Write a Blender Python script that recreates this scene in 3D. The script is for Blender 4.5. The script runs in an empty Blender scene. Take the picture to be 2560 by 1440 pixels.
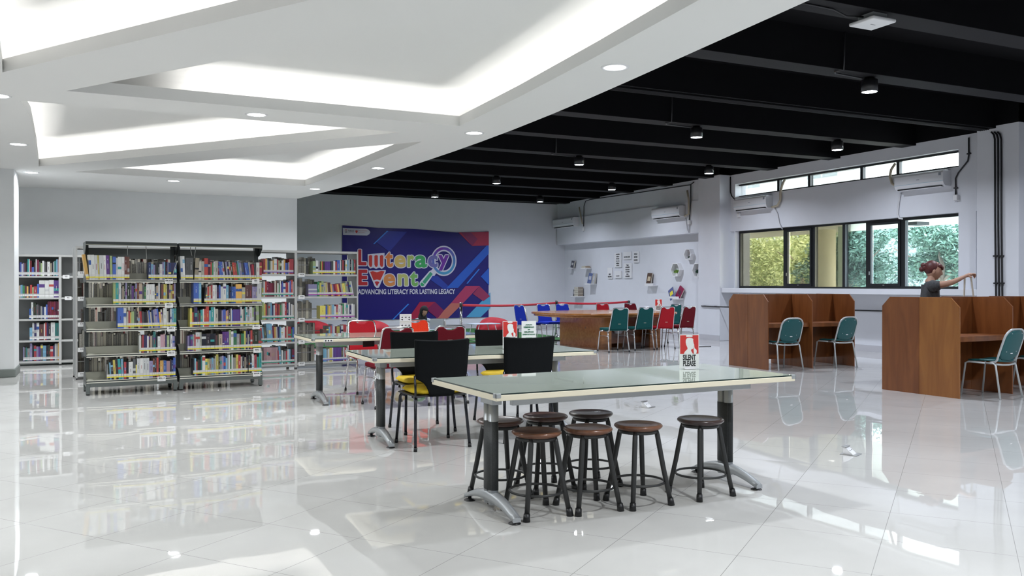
import bpy, bmesh, math, random
from mathutils import Vector, Matrix
from mathutils.geometry import tessellate_polygon
PI = math.pi
rnd = random.Random(7)
SC = bpy.context.scene
COL = SC.collection

# ---------------------------------------------------------------- camera, world, exposure
CAM_H = 1.33
YAW, PIT, FPX = math.radians(25.327), math.radians(-0.203), 2183.3
cd = bpy.data.cameras.new('camera'); cam = bpy.data.objects.new('camera', cd); COL.objects.link(cam)
cd.sensor_width = 36.0; cd.lens = FPX / 2560 * 36.0; cd.clip_start = 0.05; cd.clip_end = 300
cam.location = (0, 0, CAM_H); cam.rotation_euler = (PI/2 + PIT, 0, -YAW)
SC.camera = cam
SC.view_settings.view_transform = 'Standard'; SC.view_settings.look = 'None'
SC.view_settings.gamma = 1.0; SC.view_settings.exposure = 0.08
try: SC.view_settings.use_curve_mapping = False
except Exception: pass
SC.cycles.max_bounces = 8; SC.cycles.diffuse_bounces = 4; SC.cycles.glossy_bounces = 4
SC.cycles.transparent_max_bounces = 12; SC.cycles.sample_clamp_indirect = 6.0
SC.cycles.caustics_reflective = False; SC.cycles.caustics_refractive = False
try:
    SC.cycles.use_denoising = True; SC.cycles.denoiser = 'OPENIMAGEDENOISE'
except Exception: pass
W = bpy.data.worlds.new('world'); SC.world = W; W.use_nodes = True
nt = W.node_tree; nt.nodes.clear()
wo = nt.nodes.new('ShaderNodeOutputWorld'); wb = nt.nodes.new('ShaderNodeBackground')
wb.inputs[0].default_value = (0.86, 0.93, 1.0, 1); wb.inputs[1].default_value = 13.0
nt.links.new(wb.outputs[0], wo.inputs[0])
P_DOWN, P_BLACK, E_COVE = 36.0, 54.0, 21.0      # watts of recessed lights and of spot cans, strength of the cove strips

# ---------------------------------------------------------------- view geometry helpers (place things on real planes)
FW = Vector((math.sin(YAW)*math.cos(PIT), math.cos(YAW)*math.cos(PIT), math.sin(PIT)))
RT = Vector((math.cos(YAW), -math.sin(YAW), 0)); UP = RT.cross(FW)
EYE = Vector((0, 0, CAM_H))
def ray(px, py): return RT*((px-1280)/FPX) + UP*((720-py)/FPX) + FW
def atz(px, py, z): d = ray(px, py); return EYE + d*((z-CAM_H)/d.z)
def atx(px, py, x): d = ray(px, py); return EYE + d*(x/d.x)
def aty(px, py, y): d = ray(px, py); return EYE + d*(y/d.y)
def atp(px, py, p0, n): d = ray(px, py); return EYE + d*((p0-EYE).dot(n)/d.dot(n))

# ---------------------------------------------------------------- materials
MATS = {}
def mat(name, col, rough=0.5, metal=0.0, noise=0.0, nscale=20, bump=0.0, emit=None, estr=0, spec=0.5, coat=0.0):
    if name in MATS: return MATS[name]
    m = bpy.data.materials.new(name); m.use_nodes = True
    t = m.node_tree; b = t.nodes['Principled BSDF']
    b.inputs['Base Color'].default_value = (*col, 1); b.inputs['Roughness'].default_value = rough
    b.inputs['Metallic'].default_value = metal; b.inputs['Specular IOR Level'].default_value = spec
    if coat: b.inputs['Coat Weight'].default_value = coat; b.inputs['Coat Roughness'].default_value = 0.08
    if emit: b.inputs['Emission Color'].default_value = (*emit, 1); b.inputs['Emission Strength'].default_value = estr
    if noise or bump:
        tc = t.nodes.new('ShaderNodeTexCoord'); n = t.nodes.new('ShaderNodeTexNoise'); n.inputs['Scale'].default_value = nscale
        n.inputs['Detail'].default_value = 3
        t.links.new(tc.outputs['Object'], n.inputs['Vector'])
        if noise:
            r = t.nodes.new('ShaderNodeValToRGB')
            r.color_ramp.elements[0].color = (*[max(0, c*(1-noise)) for c in col], 1)
            r.color_ramp.elements[1].color = (*[min(1, c*(1+noise)) for c in col], 1)
            r.color_ramp.elements[0].position = 0.3; r.color_ramp.elements[1].position = 0.7
            t.links.new(n.outputs['Fac'], r.inputs[0]); t.links.new(r.outputs[0], b.inputs['Base Color'])
        if bump:
            bp = t.nodes.new('ShaderNodeBump'); bp.inputs['Strength'].default_value = bump; bp.inputs['Distance'].default_value = 0.01
            t.links.new(n.outputs['Fac'], bp.inputs['Height']); t.links.new(bp.outputs[0], b.inputs['Normal'])
    MATS[name] = m
    return m
def wood(name, c1, c2, scale=(9, 9, 1.0), rough=0.35, coat=0.2):
    if name in MATS: return MATS[name]
    m = bpy.data.materials.new(name); m.use_nodes = True
    t = m.node_tree; b = t.nodes['Principled BSDF']; b.inputs['Roughness'].default_value = rough
    b.inputs['Coat Weight'].default_value = coat; b.inputs['Coat Roughness'].default_value = 0.15
    tc = t.nodes.new('ShaderNodeTexCoord'); mp = t.nodes.new('ShaderNodeMapping'); mp.inputs['Scale'].default_value = scale
    n = t.nodes.new('ShaderNodeTexNoise'); n.inputs['Scale'].default_value = 2.0; n.inputs['Detail'].default_value = 5; n.inputs['Distortion'].default_value = 0.8
    r = t.nodes.new('ShaderNodeValToRGB'); r.color_ramp.elements[0].color = (*c1, 1); r.color_ramp.elements[1].color = (*c2, 1)
    r.color_ramp.elements[0].position = 0.32; r.color_ramp.elements[1].position = 0.68
    t.links.new(tc.outputs['Object'], mp.inputs[0]); t.links.new(mp.outputs[0], n.inputs['Vector'])
    t.links.new(n.outputs['Fac'], r.inputs[0]); t.links.new(r.outputs[0], b.inputs['Base Color'])
    MATS[name] = m
    return m
def emis(name, col, s):
    if name in MATS: return MATS[name]
    m = bpy.data.materials.new(name); m.use_nodes = True; t = m.node_tree; t.nodes.clear()
    o = t.nodes.new('ShaderNodeOutputMaterial'); e = t.nodes.new('ShaderNodeEmission'); e.inputs[0].default_value = (*col, 1); e.inputs[1].default_value = s
    t.links.new(e.outputs[0], o.inputs[0]); MATS[name] = m
    return m
def glass(name, tint, refl=0.9, rough=0.0):
    if name in MATS: return MATS[name]
    m = bpy.data.materials.new(name); m.use_nodes = True; t = m.node_tree; t.nodes.clear()
    o = t.nodes.new('ShaderNodeOutputMaterial'); tr = t.nodes.new('ShaderNodeBsdfTransparent'); g = t.nodes.new('ShaderNodeBsdfGlossy')
    f = t.nodes.new('ShaderNodeFresnel'); f.inputs[0].default_value = 1.45; mx = t.nodes.new('ShaderNodeMixShader'); ml = t.nodes.new('ShaderNodeMath'); ml.operation = 'MULTIPLY'
    ml.inputs[1].default_value = refl; g.inputs['Roughness'].default_value = rough
    tr.inputs[0].default_value = (*tint, 1)
    t.links.new(f.outputs[0], ml.inputs[0]); t.links.new(ml.outputs[0], mx.inputs[0]); t.links.new(tr.outputs[0], mx.inputs[1]); t.links.new(g.outputs[0], mx.inputs[2])
    t.links.new(mx.outputs[0], o.inputs[0]); MATS[name] = m
    return m

def floor_material():
    m = bpy.data.materials.new('polished_tile'); m.use_nodes = True; t = m.node_tree; N = t.nodes; L = t.links
    b = N['Principled BSDF']; b.inputs['Roughness'].default_value = 0.015; b.inputs['IOR'].default_value = 1.6
    tc = N.new('ShaderNodeTexCoord'); mp = N.new('ShaderNodeMapping'); mp.vector_type = 'POINT'
    mp.inputs['Rotation'].default_value = (0, 0, math.radians(-37.6)); mp.inputs['Scale'].default_value = (1, 1, 1)
    L.new(tc.outputs['Object'], mp.inputs[0])
    sh = N.new('ShaderNodeVectorMath'); sh.operation = 'ADD'; sh.inputs[1].default_value = (-0.03+0.613*100, 0.26+0.613*100, 0); L.new(mp.outputs[0], sh.inputs[0])
    dv = N.new('ShaderNodeVectorMath'); dv.operation = 'SCALE'; dv.inputs['Scale'].default_value = 1/0.613; L.new(sh.outputs[0], dv.inputs[0])
    fr = N.new('ShaderNodeVectorMath'); fr.operation = 'FRACTION'; L.new(dv.outputs[0], fr.inputs[0])
    fl = N.new('ShaderNodeVectorMath'); fl.operation = 'FLOOR'; L.new(dv.outputs[0], fl.inputs[0])
    sp = N.new('ShaderNodeSeparateXYZ'); L.new(fr.outputs[0], sp.inputs[0])
    def edge(o):
        a = N.new('ShaderNodeMath'); a.operation = 'SUBTRACT'; a.inputs[1].default_value = 0.5; L.new(o, a.inputs[0])
        c = N.new('ShaderNodeMath'); c.operation = 'ABSOLUTE'; L.new(a.outputs[0], c.inputs[0]); return c.outputs[0]
    mxx = N.new('ShaderNodeMath'); mxx.operation = 'MAXIMUM'; L.new(edge(sp.outputs[0]), mxx.inputs[0]); L.new(edge(sp.outputs[1]), mxx.inputs[1])
    gr = N.new('ShaderNodeMath'); gr.operation = 'GREATER_THAN'; gr.inputs[1].default_value = 0.4977; L.new(mxx.outputs[0], gr.inputs[0])
    wn = N.new('ShaderNodeTexWhiteNoise'); wn.noise_dimensions = '2D'; L.new(fl.outputs[0], wn.inputs['Vector'])
    # base colour: faint marbling per tile, grout lines
    n1 = N.new('ShaderNodeTexNoise'); n1.inputs['Scale'].default_value = 1.3; n1.inputs['Detail'].default_value = 6; L.new(tc.outputs['Object'], n1.inputs['Vector'])
    cr = N.new('ShaderNodeValToRGB'); cr.color_ramp.elements[0].color = (0.52, 0.512, 0.495, 1); cr.color_ramp.elements[1].color = (0.59, 0.583, 0.565, 1)
    cr.color_ramp.elements[0].position = 0.3; cr.color_ramp.elements[1].position = 0.7; L.new(n1.outputs['Fac'], cr.inputs[0])
    mc = N.new('ShaderNodeMix'); mc.data_type = 'RGBA'; mc.inputs['B'].default_value = (0.24, 0.235, 0.225, 1)
    L.new(cr.outputs[0], mc.inputs['A']); L.new(gr.outputs[0], mc.inputs['Factor']); L.new(mc.outputs['Result'], b.inputs['Base Color'])
    # normals: long soft undulation plus a slight tilt of each tile
    n2 = N.new('ShaderNodeTexNoise'); n2.inputs['Scale'].default_value = 2.2; n2.inputs['Detail'].default_value = 1.5; L.new(tc.outputs['Object'], n2.inputs['Vector'])
    n3 = N.new('ShaderNodeVectorMath'); n3.operation = 'SUBTRACT'; n3.inputs[1].default_value = (0.5, 0.5, 0.5); L.new(n2.outputs['Color'], n3.inputs[0])
    n3s = N.new('ShaderNodeVectorMath'); n3s.operation = 'SCALE'; n3s.inputs['Scale'].default_value = 0.009; L.new(n3.outputs[0], n3s.inputs[0])
    w3 = N.new('ShaderNodeVectorMath'); w3.operation = 'SUBTRACT'; w3.inputs[1].default_value = (0.5, 0.5, 0.5); L.new(wn.outputs['Color'], w3.inputs[0])
    w3s = N.new('ShaderNodeVectorMath'); w3s.operation = 'SCALE'; w3s.inputs['Scale'].default_value = 0.0035; L.new(w3.outputs[0], w3s.inputs[0])
    ad = N.new('ShaderNodeVectorMath'); ad.operation = 'ADD'; L.new(n3s.outputs[0], ad.inputs[0]); L.new(w3s.outputs[0], ad.inputs[1])
    ge = N.new('ShaderNodeNewGeometry'); a2 = N.new('ShaderNodeVectorMath'); a2.operation = 'ADD'; L.new(ge.outputs['Normal'], a2.inputs[0]); L.new(ad.outputs[0], a2.inputs[1])
    nm = N.new('ShaderNodeVectorMath'); nm.operation = 'NORMALIZE'; L.new(a2.outputs[0], nm.inputs[0]); L.new(nm.outputs[0], b.inputs['Normal'])
    rr = N.new('ShaderNodeMath'); rr.operation = 'MULTIPLY_ADD'; rr.inputs[1].default_value = 0.2; rr.inputs[2].default_value = 0.016
    L.new(gr.outputs[0], rr.inputs[0]); L.new(rr.outputs[0], b.inputs['Roughness'])
    return m

WALL = mat('wall_paint', (0.74, 0.755, 0.765), 0.75, noise=0.015, nscale=3)
WALLW = mat('wall_paint_white', (0.69, 0.705, 0.75), 0.75, noise=0.015, nscale=3)
CEILW = mat('gypsum_white', (0.76, 0.76, 0.75), 0.85)
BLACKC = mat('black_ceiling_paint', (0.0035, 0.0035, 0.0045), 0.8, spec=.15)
BEAMC = mat('bounce_lit_black', (0.013, 0.013, 0.015), 0.7, spec=.2)  # lighter black for beam undersides, floor bounce put into the colour
BASEG = mat('baseboard_grey', (0.17, 0.19, 0.18), 0.5)
BASEW = mat('baseboard_tile', (0.52, 0.52, 0.55), 0.15)
FRAME = mat('window_frame_dark', (0.012, 0.014, 0.016), 0.35)
CHROME = mat('chrome', (0.75, 0.75, 0.77), 0.12, 1.0)
STEEL = mat('brushed_steel', (0.5, 0.5, 0.5), 0.3, 1.0)
GREYM = mat('grey_metal', (0.36, 0.38, 0.39), 0.4, 0.3)
SILVER = mat('silver_paint', (0.42, 0.44, 0.46), 0.35, 0.4)
DARKM = mat('charcoal_metal', (0.028, 0.032, 0.034), 0.45, 0.2)
BLKPL = mat('black_plastic', (0.008, 0.008, 0.009), 0.4)
WHITE = mat('white_plastic', (0.78, 0.78, 0.79), 0.35)
PAPER = mat('paper_white', (0.80, 0.80, 0.80), 0.6)
INK = mat('ink_black', (0.015, 0.015, 0.018), 0.6)
REDP = mat('poster_red', (0.60, 0.035, 0.03), 0.45)
GREENP = mat('poster_green', (0.16, 0.42, 0.20), 0.5)
GREENI = mat('ink_green', (0.02, 0.14, 0.07), 0.5)

# ---------------------------------------------------------------- mesh builder
class MB:
    def __init__(s): s.bm = bmesh.new(); s.mats = []; s.m = 0
    def use(s, m):
        if m not in s.mats: s.mats.append(m)
        s.m = s.mats.index(m); return s
    def face(s, vs, smooth=False):
        try: f = s.bm.faces.new(vs)
        except ValueError: return None
        f.material_index = s.m; f.smooth = smooth; return f
    def v(s, *p): return s.bm.verts.new(p if len(p) == 3 else p[0])
    def box(s, x0, x1, y0, y1, z0, z1, mt=None):
        c = [(x0,y0,z0),(x1,y0,z0),(x1,y1,z0),(x0,y1,z0),(x0,y0,z1),(x1,y0,z1),(x1,y1,z1),(x0,y1,z1)]
        v = [s.v(Vector(p) if mt is None else mt @ Vector(p)) for p in c]
        for f in ((0,3,2,1),(4,5,6,7),(0,1,5,4),(1,2,6,5),(2,3,7,6),(3,0,4,7)): s.face([v[i] for i in f])
        return s
    def prism(s, pts, z0, z1, mt=None, smooth=False):           # polygon in XY lifted along Z
        mt = mt or Matrix.Identity(4)
        a = [s.v(mt @ Vector((p[0], p[1], z0))) for p in pts]; b = [s.v(mt @ Vector((p[0], p[1], z1))) for p in pts]
        n = len(pts)
        area = sum(pts[i][0]*pts[(i+1)%n][1]-pts[(i+1)%n][0]*pts[i][1] for i in range(n))
        if area < 0: a.reverse(); b.reverse()
        s.face(a[::-1]); s.face(b)
        for i in range(n): s.face([a[i], a[(i+1)%n], b[(i+1)%n], b[i]], smooth)
        return s
    def tube(s, pts, r, n=8, caps=True, closed=False):
        pts = [Vector(p) for p in pts]; rs = r if isinstance(r, (list, tuple)) else [r]*len(pts)
        rings = []; prev = None; L = len(pts)
        for i, p in enumerate(pts):
            if closed: d = (pts[(i+1)%L]-pts[(i-1)%L])
            else: d = (pts[min(i+1, L-1)]-pts[max(i-1, 0)])
            d.normalize()
            if prev is None: a = Vector((0,0,1)).cross(d) if abs(d.z) < 0.9 else Vector((1,0,0)).cross(d)
            else: a = prev - d*prev.dot(d)
            a.normalize(); prev = a; b = d.cross(a)
            rings.append([s.v(p + a*math.cos(2*PI*k/n)*rs[i] + b*math.sin(2*PI*k/n)*rs[i]) for k in range(n)])
        for i in range(L if closed else L-1):
            A, B = rings[i], rings[(i+1)%L]
            for k in range(n): s.face([A[k], A[(k+1)%n], B[(k+1)%n], B[k]], True)
        if caps and not closed: s.face(rings[0][::-1]); s.face(rings[-1])
        return s
    def lathe(s, prof, c=(0,0,0), n=24, mt=None):               # profile of (r,z)
        mt = mt or Matrix.Identity(4); rings = []
        for r, z in prof:
            if r < 1e-5: rings.append([s.v(mt @ Vector((c[0], c[1], c[2]+z)))])
            else: rings.append([s.v(mt @ Vector((c[0]+r*math.cos(2*PI*k/n), c[1]+r*math.sin(2*PI*k/n), c[2]+z))) for k in range(n)])
        for A, B in zip(rings, rings[1:]):
            for k in range(n):
                if len(A) == 1 and len(B) == 1: continue
                if len(A) == 1: s.face([A[0], B[(k+1)%n], B[k]][::-1], True)
                elif len(B) == 1: s.face([A[k], A[(k+1)%n], B[0]], True)
                else: s.face([A[k], A[(k+1)%n], B[(k+1)%n], B[k]], True)
        return s
    def sphere(s, c, rx, ry=None, rz=None, n=16, m=10, rot=None, zmin=-1, zmax=1):
        ry = ry or rx; rz = rz or rx; rot = rot or Matrix.Identity(3); c = Vector(c); rings = []
        for i in range(m+1):
            th = PI*i/m; z = max(zmin, min(zmax, math.cos(th))); q = math.sin(th)
            rings.append([s.v(c + rot @ Vector((rx*q*math.cos(2*PI*k/n), ry*q*math.sin(2*PI*k/n), rz*z))) for k in range(n)])
        for A, B in zip(rings, rings[1:]):
            for k in range(n): s.face([A[k], B[k], B[(k+1)%n], A[(k+1)%n]], True)
        return s
    def sheet(s, grid, th=0.0, smooth=True):                    # grid of points [i][j]; thickness along normals via offset list
        R = len(grid); C = len(grid[0])
        V = [[s.v(Vector(p)) for p in row] for row in grid]
        for i in range(R-1):
            for j in range(C-1): s.face([V[i][j], V[i][j+1], V[i+1][j+1], V[i+1][j]], smooth)
        return s
    def build(s, name, parent=None, loc=None, rz=0, bevel=0, weld=False, solid=0, sub=0, tilt=None):
        if weld: bmesh.ops.remove_doubles(s.bm, verts=s.bm.verts, dist=1e-4)
        me = bpy.data.meshes.new(name); s.bm.normal_update(); s.bm.to_mesh(me); s.bm.free()
        for m in s.mats: me.materials.append(m)
        o = bpy.data.objects.new(name, me); COL.objects.link(o)
        if parent: o.parent = parent
        if loc is not None: o.location = loc
        o.rotation_euler = tilt if tilt else (0, 0, rz)
        if solid: md = o.modifiers.new('solid', 'SOLIDIFY'); md.thickness = solid; md.offset = 0
        if sub: md = o.modifiers.new('sub', 'SUBSURF'); md.levels = sub; md.render_levels = sub
        if bevel:
            md = o.modifiers.new('bevel', 'BEVEL'); md.width = bevel; md.segments = 2; md.limit_method = 'ANGLE'; md.angle_limit = math.radians(50)
        return o
def tag(o, label=None, cat=None, group=None, kind=None):
    if label: o['label'] = label
    if cat: o['category'] = cat
    if group: o['group'] = group
    if kind: o['kind'] = kind
    return o
def empty(name, loc, rz=0):
    o = bpy.data.objects.new(name, None); COL.objects.link(o); o.location = loc; o.rotation_euler = (0, 0, rz); o.empty_display_size = 0.1
    return o
def thing(name, label, cat, loc, rz=0, group=None): return tag(empty(name, loc, rz), label, cat, group)
def copy_tree(o, parent=None):
    c = o.copy(); COL.objects.link(c)
    if parent: c.parent = parent
    for ch in list(o.children): copy_tree(ch, c)
    return c
def dup(root, loc, rz, label, group=None):
    c = copy_tree(root); c.location = loc; c.rotation_euler = (0, 0, rz); c['label'] = label
    if group: c['group'] = group
    return c
def struct(mb, name, **k): return tag(mb.build(name, **k), kind='structure')

def text_into(mb, txt, size, mt, mat_, depth=0.0006, offset=0.0, align='CENTER', sx=1.0, space=1.0):
    cu = bpy.data.curves.new('txt', 'FONT'); cu.body = txt; cu.size = size; cu.extrude = depth; cu.offset = offset; cu.align_x = align; cu.align_y = 'CENTER'
    cu.resolution_u = 3; cu.space_character = space
    o = bpy.data.objects.new('txt', cu); COL.objects.link(o)
    dg = bpy.context.evaluated_depsgraph_get(); me = bpy.data.meshes.new_from_object(o.evaluated_get(dg))
    COL.objects.unlink(o); bpy.data.objects.remove(o); bpy.data.curves.remove(cu)
    mb.use(mat_); base = [mb.v(mt @ Vector((v.co.x*sx, v.co.y, v.co.z))) for v in me.vertices]
    for p in me.polygons: mb.face([base[i] for i in p.vertices])
    bpy.data.meshes.remove(me)
FACE_CAM = Matrix.Rotation(PI/2, 4, 'X')              # text plane XY -> XZ, facing -Y
def T(x, y, z): return Matrix.Translation((x, y, z))
FACE_MX = Matrix(((0,0,-1,0),(-1,0,0,0),(0,1,0,0),(0,0,0,1)))   # text reading toward -Y with up Z, facing -X

# ================================================================= STRUCTURE
XW = 13.30            # column faces of the window wall
XB = 13.38            # upper band / beam face of the far bay
XR = 13.68            # recessed wall of the far bay
XU = 13.62            # panel that holds the windows
XN = 13.88            # lower wall and niches of the window bay
YB = 24.9             # back wall
Y1, Y0, Y2, Y3 = 17.42, 16.60, 9.90, 9.16            # column edges
mb = MB(); mb.use(floor_material()); v = [mb.v(x, y, 0) for x, y in ((-9, -7), (XN+.2, -7), (XN+.2, YB+.1), (-9, YB+.1))]; mb.face(v)
struct(mb, 'floor')
# back wall and left walls
mb = MB().use(WALLW); mb.box(3.47, XN+.3, YB, YB+.2, 0, 4.4); struct(mb, 'wall_back')
mb = MB().use(WALL); mb.box(-9, 3.47, 17.05, 17.25, 0, 3.4); mb.box(3.27, 3.47, 17.25, YB, 0, 4.4); struct(mb, 'wall_left')
mb = MB().use(WALL); mb.box(-9.2, -9, -7, 17.25, 0, 4.4); struct(mb, 'wall_far_left')
mb = MB().use(WALL); mb.box(-9, XN+.2, -7.2, -7, 0, 4.4); struct(mb, 'wall_rear')
# pillar on the left
mb = MB().use(WALL); mb.box(-2.0, -1.10, 14.46, 15.25, 0.11, 3.05); mb.use(BASEG); mb.box(-2.01, -1.085, 14.44, 15.27, 0, .115); struct(mb, 'pillar', bevel=.01)

# right wall with window openings
mb = MB().use(WALLW)
WY0, WY1 = 10.49, 16.43          # window opening along Y
# panel around the windows
SILLZ, WT, UB0, UB1 = 1.25, 2.60, 3.40, 3.71
mb.box(XU, XU+.22, Y2+.25, WY0, SILLZ, WT); mb.box(XU, XU+.22, WY1, Y0-.14, SILLZ, WT)
mb.box(XU, XU+.22, Y2, Y0, WT, UB0)
mb.box(XU, XU+.22, Y2, WY0, UB0, UB1); mb.box(XU, XU+.22, WY1, Y0, UB0, UB1); mb.box(XU, XU+.22, Y2, Y0, UB1, 4.4)
# lower wall under the sill and niche backs
mb.box(XN, XN+.2, Y2, Y0, 0, SILLZ); mb.box(XN, XN+.2, Y2, Y2+.25, SILLZ, WT); mb.box(XN, XN+.2, Y0-.14, Y0, SILLZ, WT)
# far bay: recess and projecting band
mb.box(XR, XR+.2, Y1, YB, 0, 2.62); mb.box(XB, XR+.2, Y1, YB, 2.62, 3.42); mb.box(XB+.035, XR+.2, Y1, YB, 3.42, 4.4)
# near bays out of view
mb.box(XN, XN+.2, -7, Y3, 0, 4.4); mb.box(XU, XN, 2.5, Y3, 2.6, 4.4)
struct(mb, 'wall_right')
for k, (a, b) in enumerate(((Y0, Y1), (Y3, Y2), (1.8, 2.5))):
    mb = MB().use(WALLW); mb.box(XW, XN+.2, a, b, 0, 4.4); struct(mb, 'column', bevel=.008)
mb = MB().use(WALLW); mb.box(XU-.28, XU+.22, Y2, Y0-.01, SILLZ-.10, SILLZ+.005); struct(mb, 'trim_1', bevel=.004)
mb = MB().use(BASEW); mb.box(XN-.012, XN, Y2, Y0, 0, .13); mb.box(XR-.012, XR, Y1, YB, 0, .13); mb.box(XW-.012, XW, Y0, Y1, 0, .13); mb.box(XW-.012, XW, Y3, Y2, 0, .13); struct(mb, 'baseboard_right')
mb = MB().use(BASEW); mb.box(3.47, XR, YB-.012, YB, 0, .13); struct(mb, 'baseboard_back')
mb = MB().use(BASEG); mb.box(-9, 3.47, 17.03, 17.05, 0, .11); struct(mb, 'baseboard_left')

# black ceiling: slab, beams, edge band
ZB = 3.90
mb = MB().use(BLACKC); mb.box(-9, XN+.2, -7, YB+.2, 4.35, 4.5); struct(mb, 'ceiling')
BY = [7.90+1.815*k for k in range(-7, 10)]
for k, y in enumerate(BY):
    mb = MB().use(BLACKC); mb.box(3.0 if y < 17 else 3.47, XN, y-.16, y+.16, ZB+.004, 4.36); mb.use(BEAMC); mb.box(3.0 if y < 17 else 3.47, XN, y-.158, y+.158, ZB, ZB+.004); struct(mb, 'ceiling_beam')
mb = MB().use(BLACKC)
for xx0, a, b in ((XB+.02, Y1, YB), (XU-.02, Y2, Y0), (XW-.02, Y0, Y1), (XW-.02, Y3, Y2), (XU-.02, 2.5, Y3)): mb.box(xx0, XN+.05, a, b, 3.94, 4.36)
mb.box(3.47, XB, YB-.02, YB, 3.93, 4.36); struct(mb, 'trim_2')

# white dropped ceiling with four sunken coves
EDGE = [(3.49,17.05),(3.60,16.3),(3.70,15.48),(3.79,14.6),(3.86,13.69),(3.93,12.5),(3.98,11.3),(4.02,10.2),(4.035,9.39),(4.035,8.52),(4.01,7.53),(3.975,6.8),(3.93,6.09),(3.87,5.27),(3.77,3.89),(3.6,2.4),(3.35,0.6),(2.9,-1.6),(2.2,-4.2),(1.2,-7)]
OUT = EDGE + [(-9,-7), (-9,17.05)]
COVES = [
 [(-.68,7.92),(2.40,3.17),(2.1,3.0),(-.30,3.0),(-.45,4.5),(-.58,6.3)],
 [(-.25,8.44),(3.43,8.54),(3.38,7.0),(3.29,5.5),(3.12,3.38)],
 [(-.64,9.07),(-.61,9.9),(-.64,10.9),(-.68,12.1),(-.76,13.98),(2.99,9.17)],
 [(-.32,14.45),(3.15,14.83),(3.30,12.4),(3.41,9.65)]]
COVES += [[(-3.2,8.2),(-1.7,8.2),(-1.7,3.2)], [(-4.2,14.5),(-2.3,12.0),(-1.9,9.6),(-4.0,9.4)], [(-1.5,1.2),(1.9,1.0),(0.4,-3.0)]]
def area(p): return sum(p[i][0]*p[(i+1)%len(p)][1]-p[(i+1)%len(p)][0]*p[i][1] for i in range(len(p)))/2
def offset(p, d):
    n = len(p); out = []
    for i in range(n):
        a, b, c = Vector(p[i-1]), Vector(p[i]), Vector(p[(i+1)%n])
        n1 = Vector(((b-a).y, -(b-a).x)).normalized(); n2 = Vector(((c-b).y, -(c-b).x)).normalized()
        m = (n1+n2); m = m/max(m.length_squared/2, 0.12); q = b+m*d
        if (q-b).length > 2.5*d: q = b+(q-b).normalized()*2.5*d
        out.append((q.x, q.y))
    return out
COVES = [c if area(c) > 0 else c[::-1] for c in COVES]
mb = MB().use(CEILW); ZC = 3.0
loops = [OUT] + COVES; flat = [Vector((x, y, ZC)) for l in loops for x, y in l]
tris = tessellate_polygon([[Vector((x, y, 0)) for x, y in l] for l in loops])
vv = [mb.v(p) for p in flat]
for t in tris:
    f = mb.face([vv[i] for i in t])
n = len(EDGE)
e0 = vv[:n]; e1 = [mb.v(x, y, 4.36) for x, y in EDGE]
for i in range(n-1): mb.face([e0[i], e0[i+1], e1[i+1], e1[i]])
for c in COVES:
    d1 = offset(c, .015); d2 = offset(c, .24)
    def ring(p, z): return [mb.v(x, y, z) for x, y in p]
    prof = [ring(c, ZC), ring(c, ZC+.105), ring(d1, ZC+.105), ring(d1, ZC+.02), ring(d2, ZC+.02), ring(d2, ZC+.12)]
    for q in range(1, 7): t = PI/2*q/6; prof.append(ring(offset(c, .24*math.cos(t)+.0001), ZC+.12+.22*math.sin(t)))
    for u, (A, B) in enumerate(zip(prof, prof[1:])):
        for i in range(len(c)): mb.face([A[i], A[(i+1)%len(c)], B[(i+1)%len(c)], B[i]], u >= 5)
    mb.face(prof[-1])
struct(mb, 'ceiling.001')
STRIP = emis('led_strip_glow', (1.0, 0.985, 0.95), E_COVE)
def lit(k, p, q):            # strips lie only along some edges, as in the hall
    m = ((p[0]+q[0])/2, (p[1]+q[1])/2)
    if k == 1: return m[0] > 3.0
    if k == 3: return not (m[0] < 2.2 and m[1] < 13)
    return True
for k, c in enumerate(COVES):
    n = len(c); d = offset(c, .085); d2 = offset(c, .11); mb = MB().use(STRIP)
    for i in range(n):
        j = (i+1) % n
        if not lit(k, c[i], c[j]): continue
        mb.face([mb.v(*d[i], ZC+.04), mb.v(*d2[i], ZC+.04), mb.v(*d2[j], ZC+.04), mb.v(*d[j], ZC+.04)])
    if k == 1:
        P0, P1 = Vector((.7, 8.467)), Vector((3.43, 8.54)); nrm = Vector((0, 1)); mb.face([mb.v(P0.x, P0.y+.085, ZC+.04), mb.v(P0.x, P0.y+.11, ZC+.04), mb.v(P1.x, P1.y+.11, ZC+.04), mb.v(P1.x, P1.y+.085, ZC+.04)])
    tag(mb.build('cove_light'), kind='structure')

# ---------------------------------------------------------------- lamps
LENS = emis('lamp_lens', (0.93, 0.96, 1.0), 14)
def area_light(loc, power, r, col=(0.93, 0.97, 1.0), spread=150):
    ld = bpy.data.lights.new('lamp_light', 'AREA'); ld.shape = 'DISK'; ld.size = 2*r; ld.energy = power; ld.color = col; ld.spread = math.radians(spread)
    o = bpy.data.objects.new('lamp_light', ld); COL.objects.link(o); o.location = loc
    return o
DOWN = [(3.58,5.72,'white recessed ceiling light largest and nearest the curved ceiling edge'),(3.73,8.85,'white recessed ceiling light by the tip of the central cove'),
 (3.61,12.1,'white recessed ceiling light third along the curved ceiling edge'),(3.40,15.19,'white recessed ceiling light beside the end of the curved edge at the back wall'),
 (1.40,8.81,'white recessed ceiling light between the central cove and the pointed cove'),(1.09,14.99,'white recessed ceiling light before the rear cove above the dark bookcases'),
 (-.90,14.77,'white recessed ceiling light glaring beside the pillar'),(-.86,11.87,'white recessed ceiling light beside the curved end of the pointed cove'),
 (-.80,8.9,'white recessed ceiling light cut by the left border of the photo')]
EXTRA = [(3.3,2.6),(2.9,-.4),(-1.2,1.2),(-.9,5.6),(-3.5,2.0),(-4.8,6.0),(-4.9,11.2),(-3.3,15.8),(2.4,-3.0)]
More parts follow.
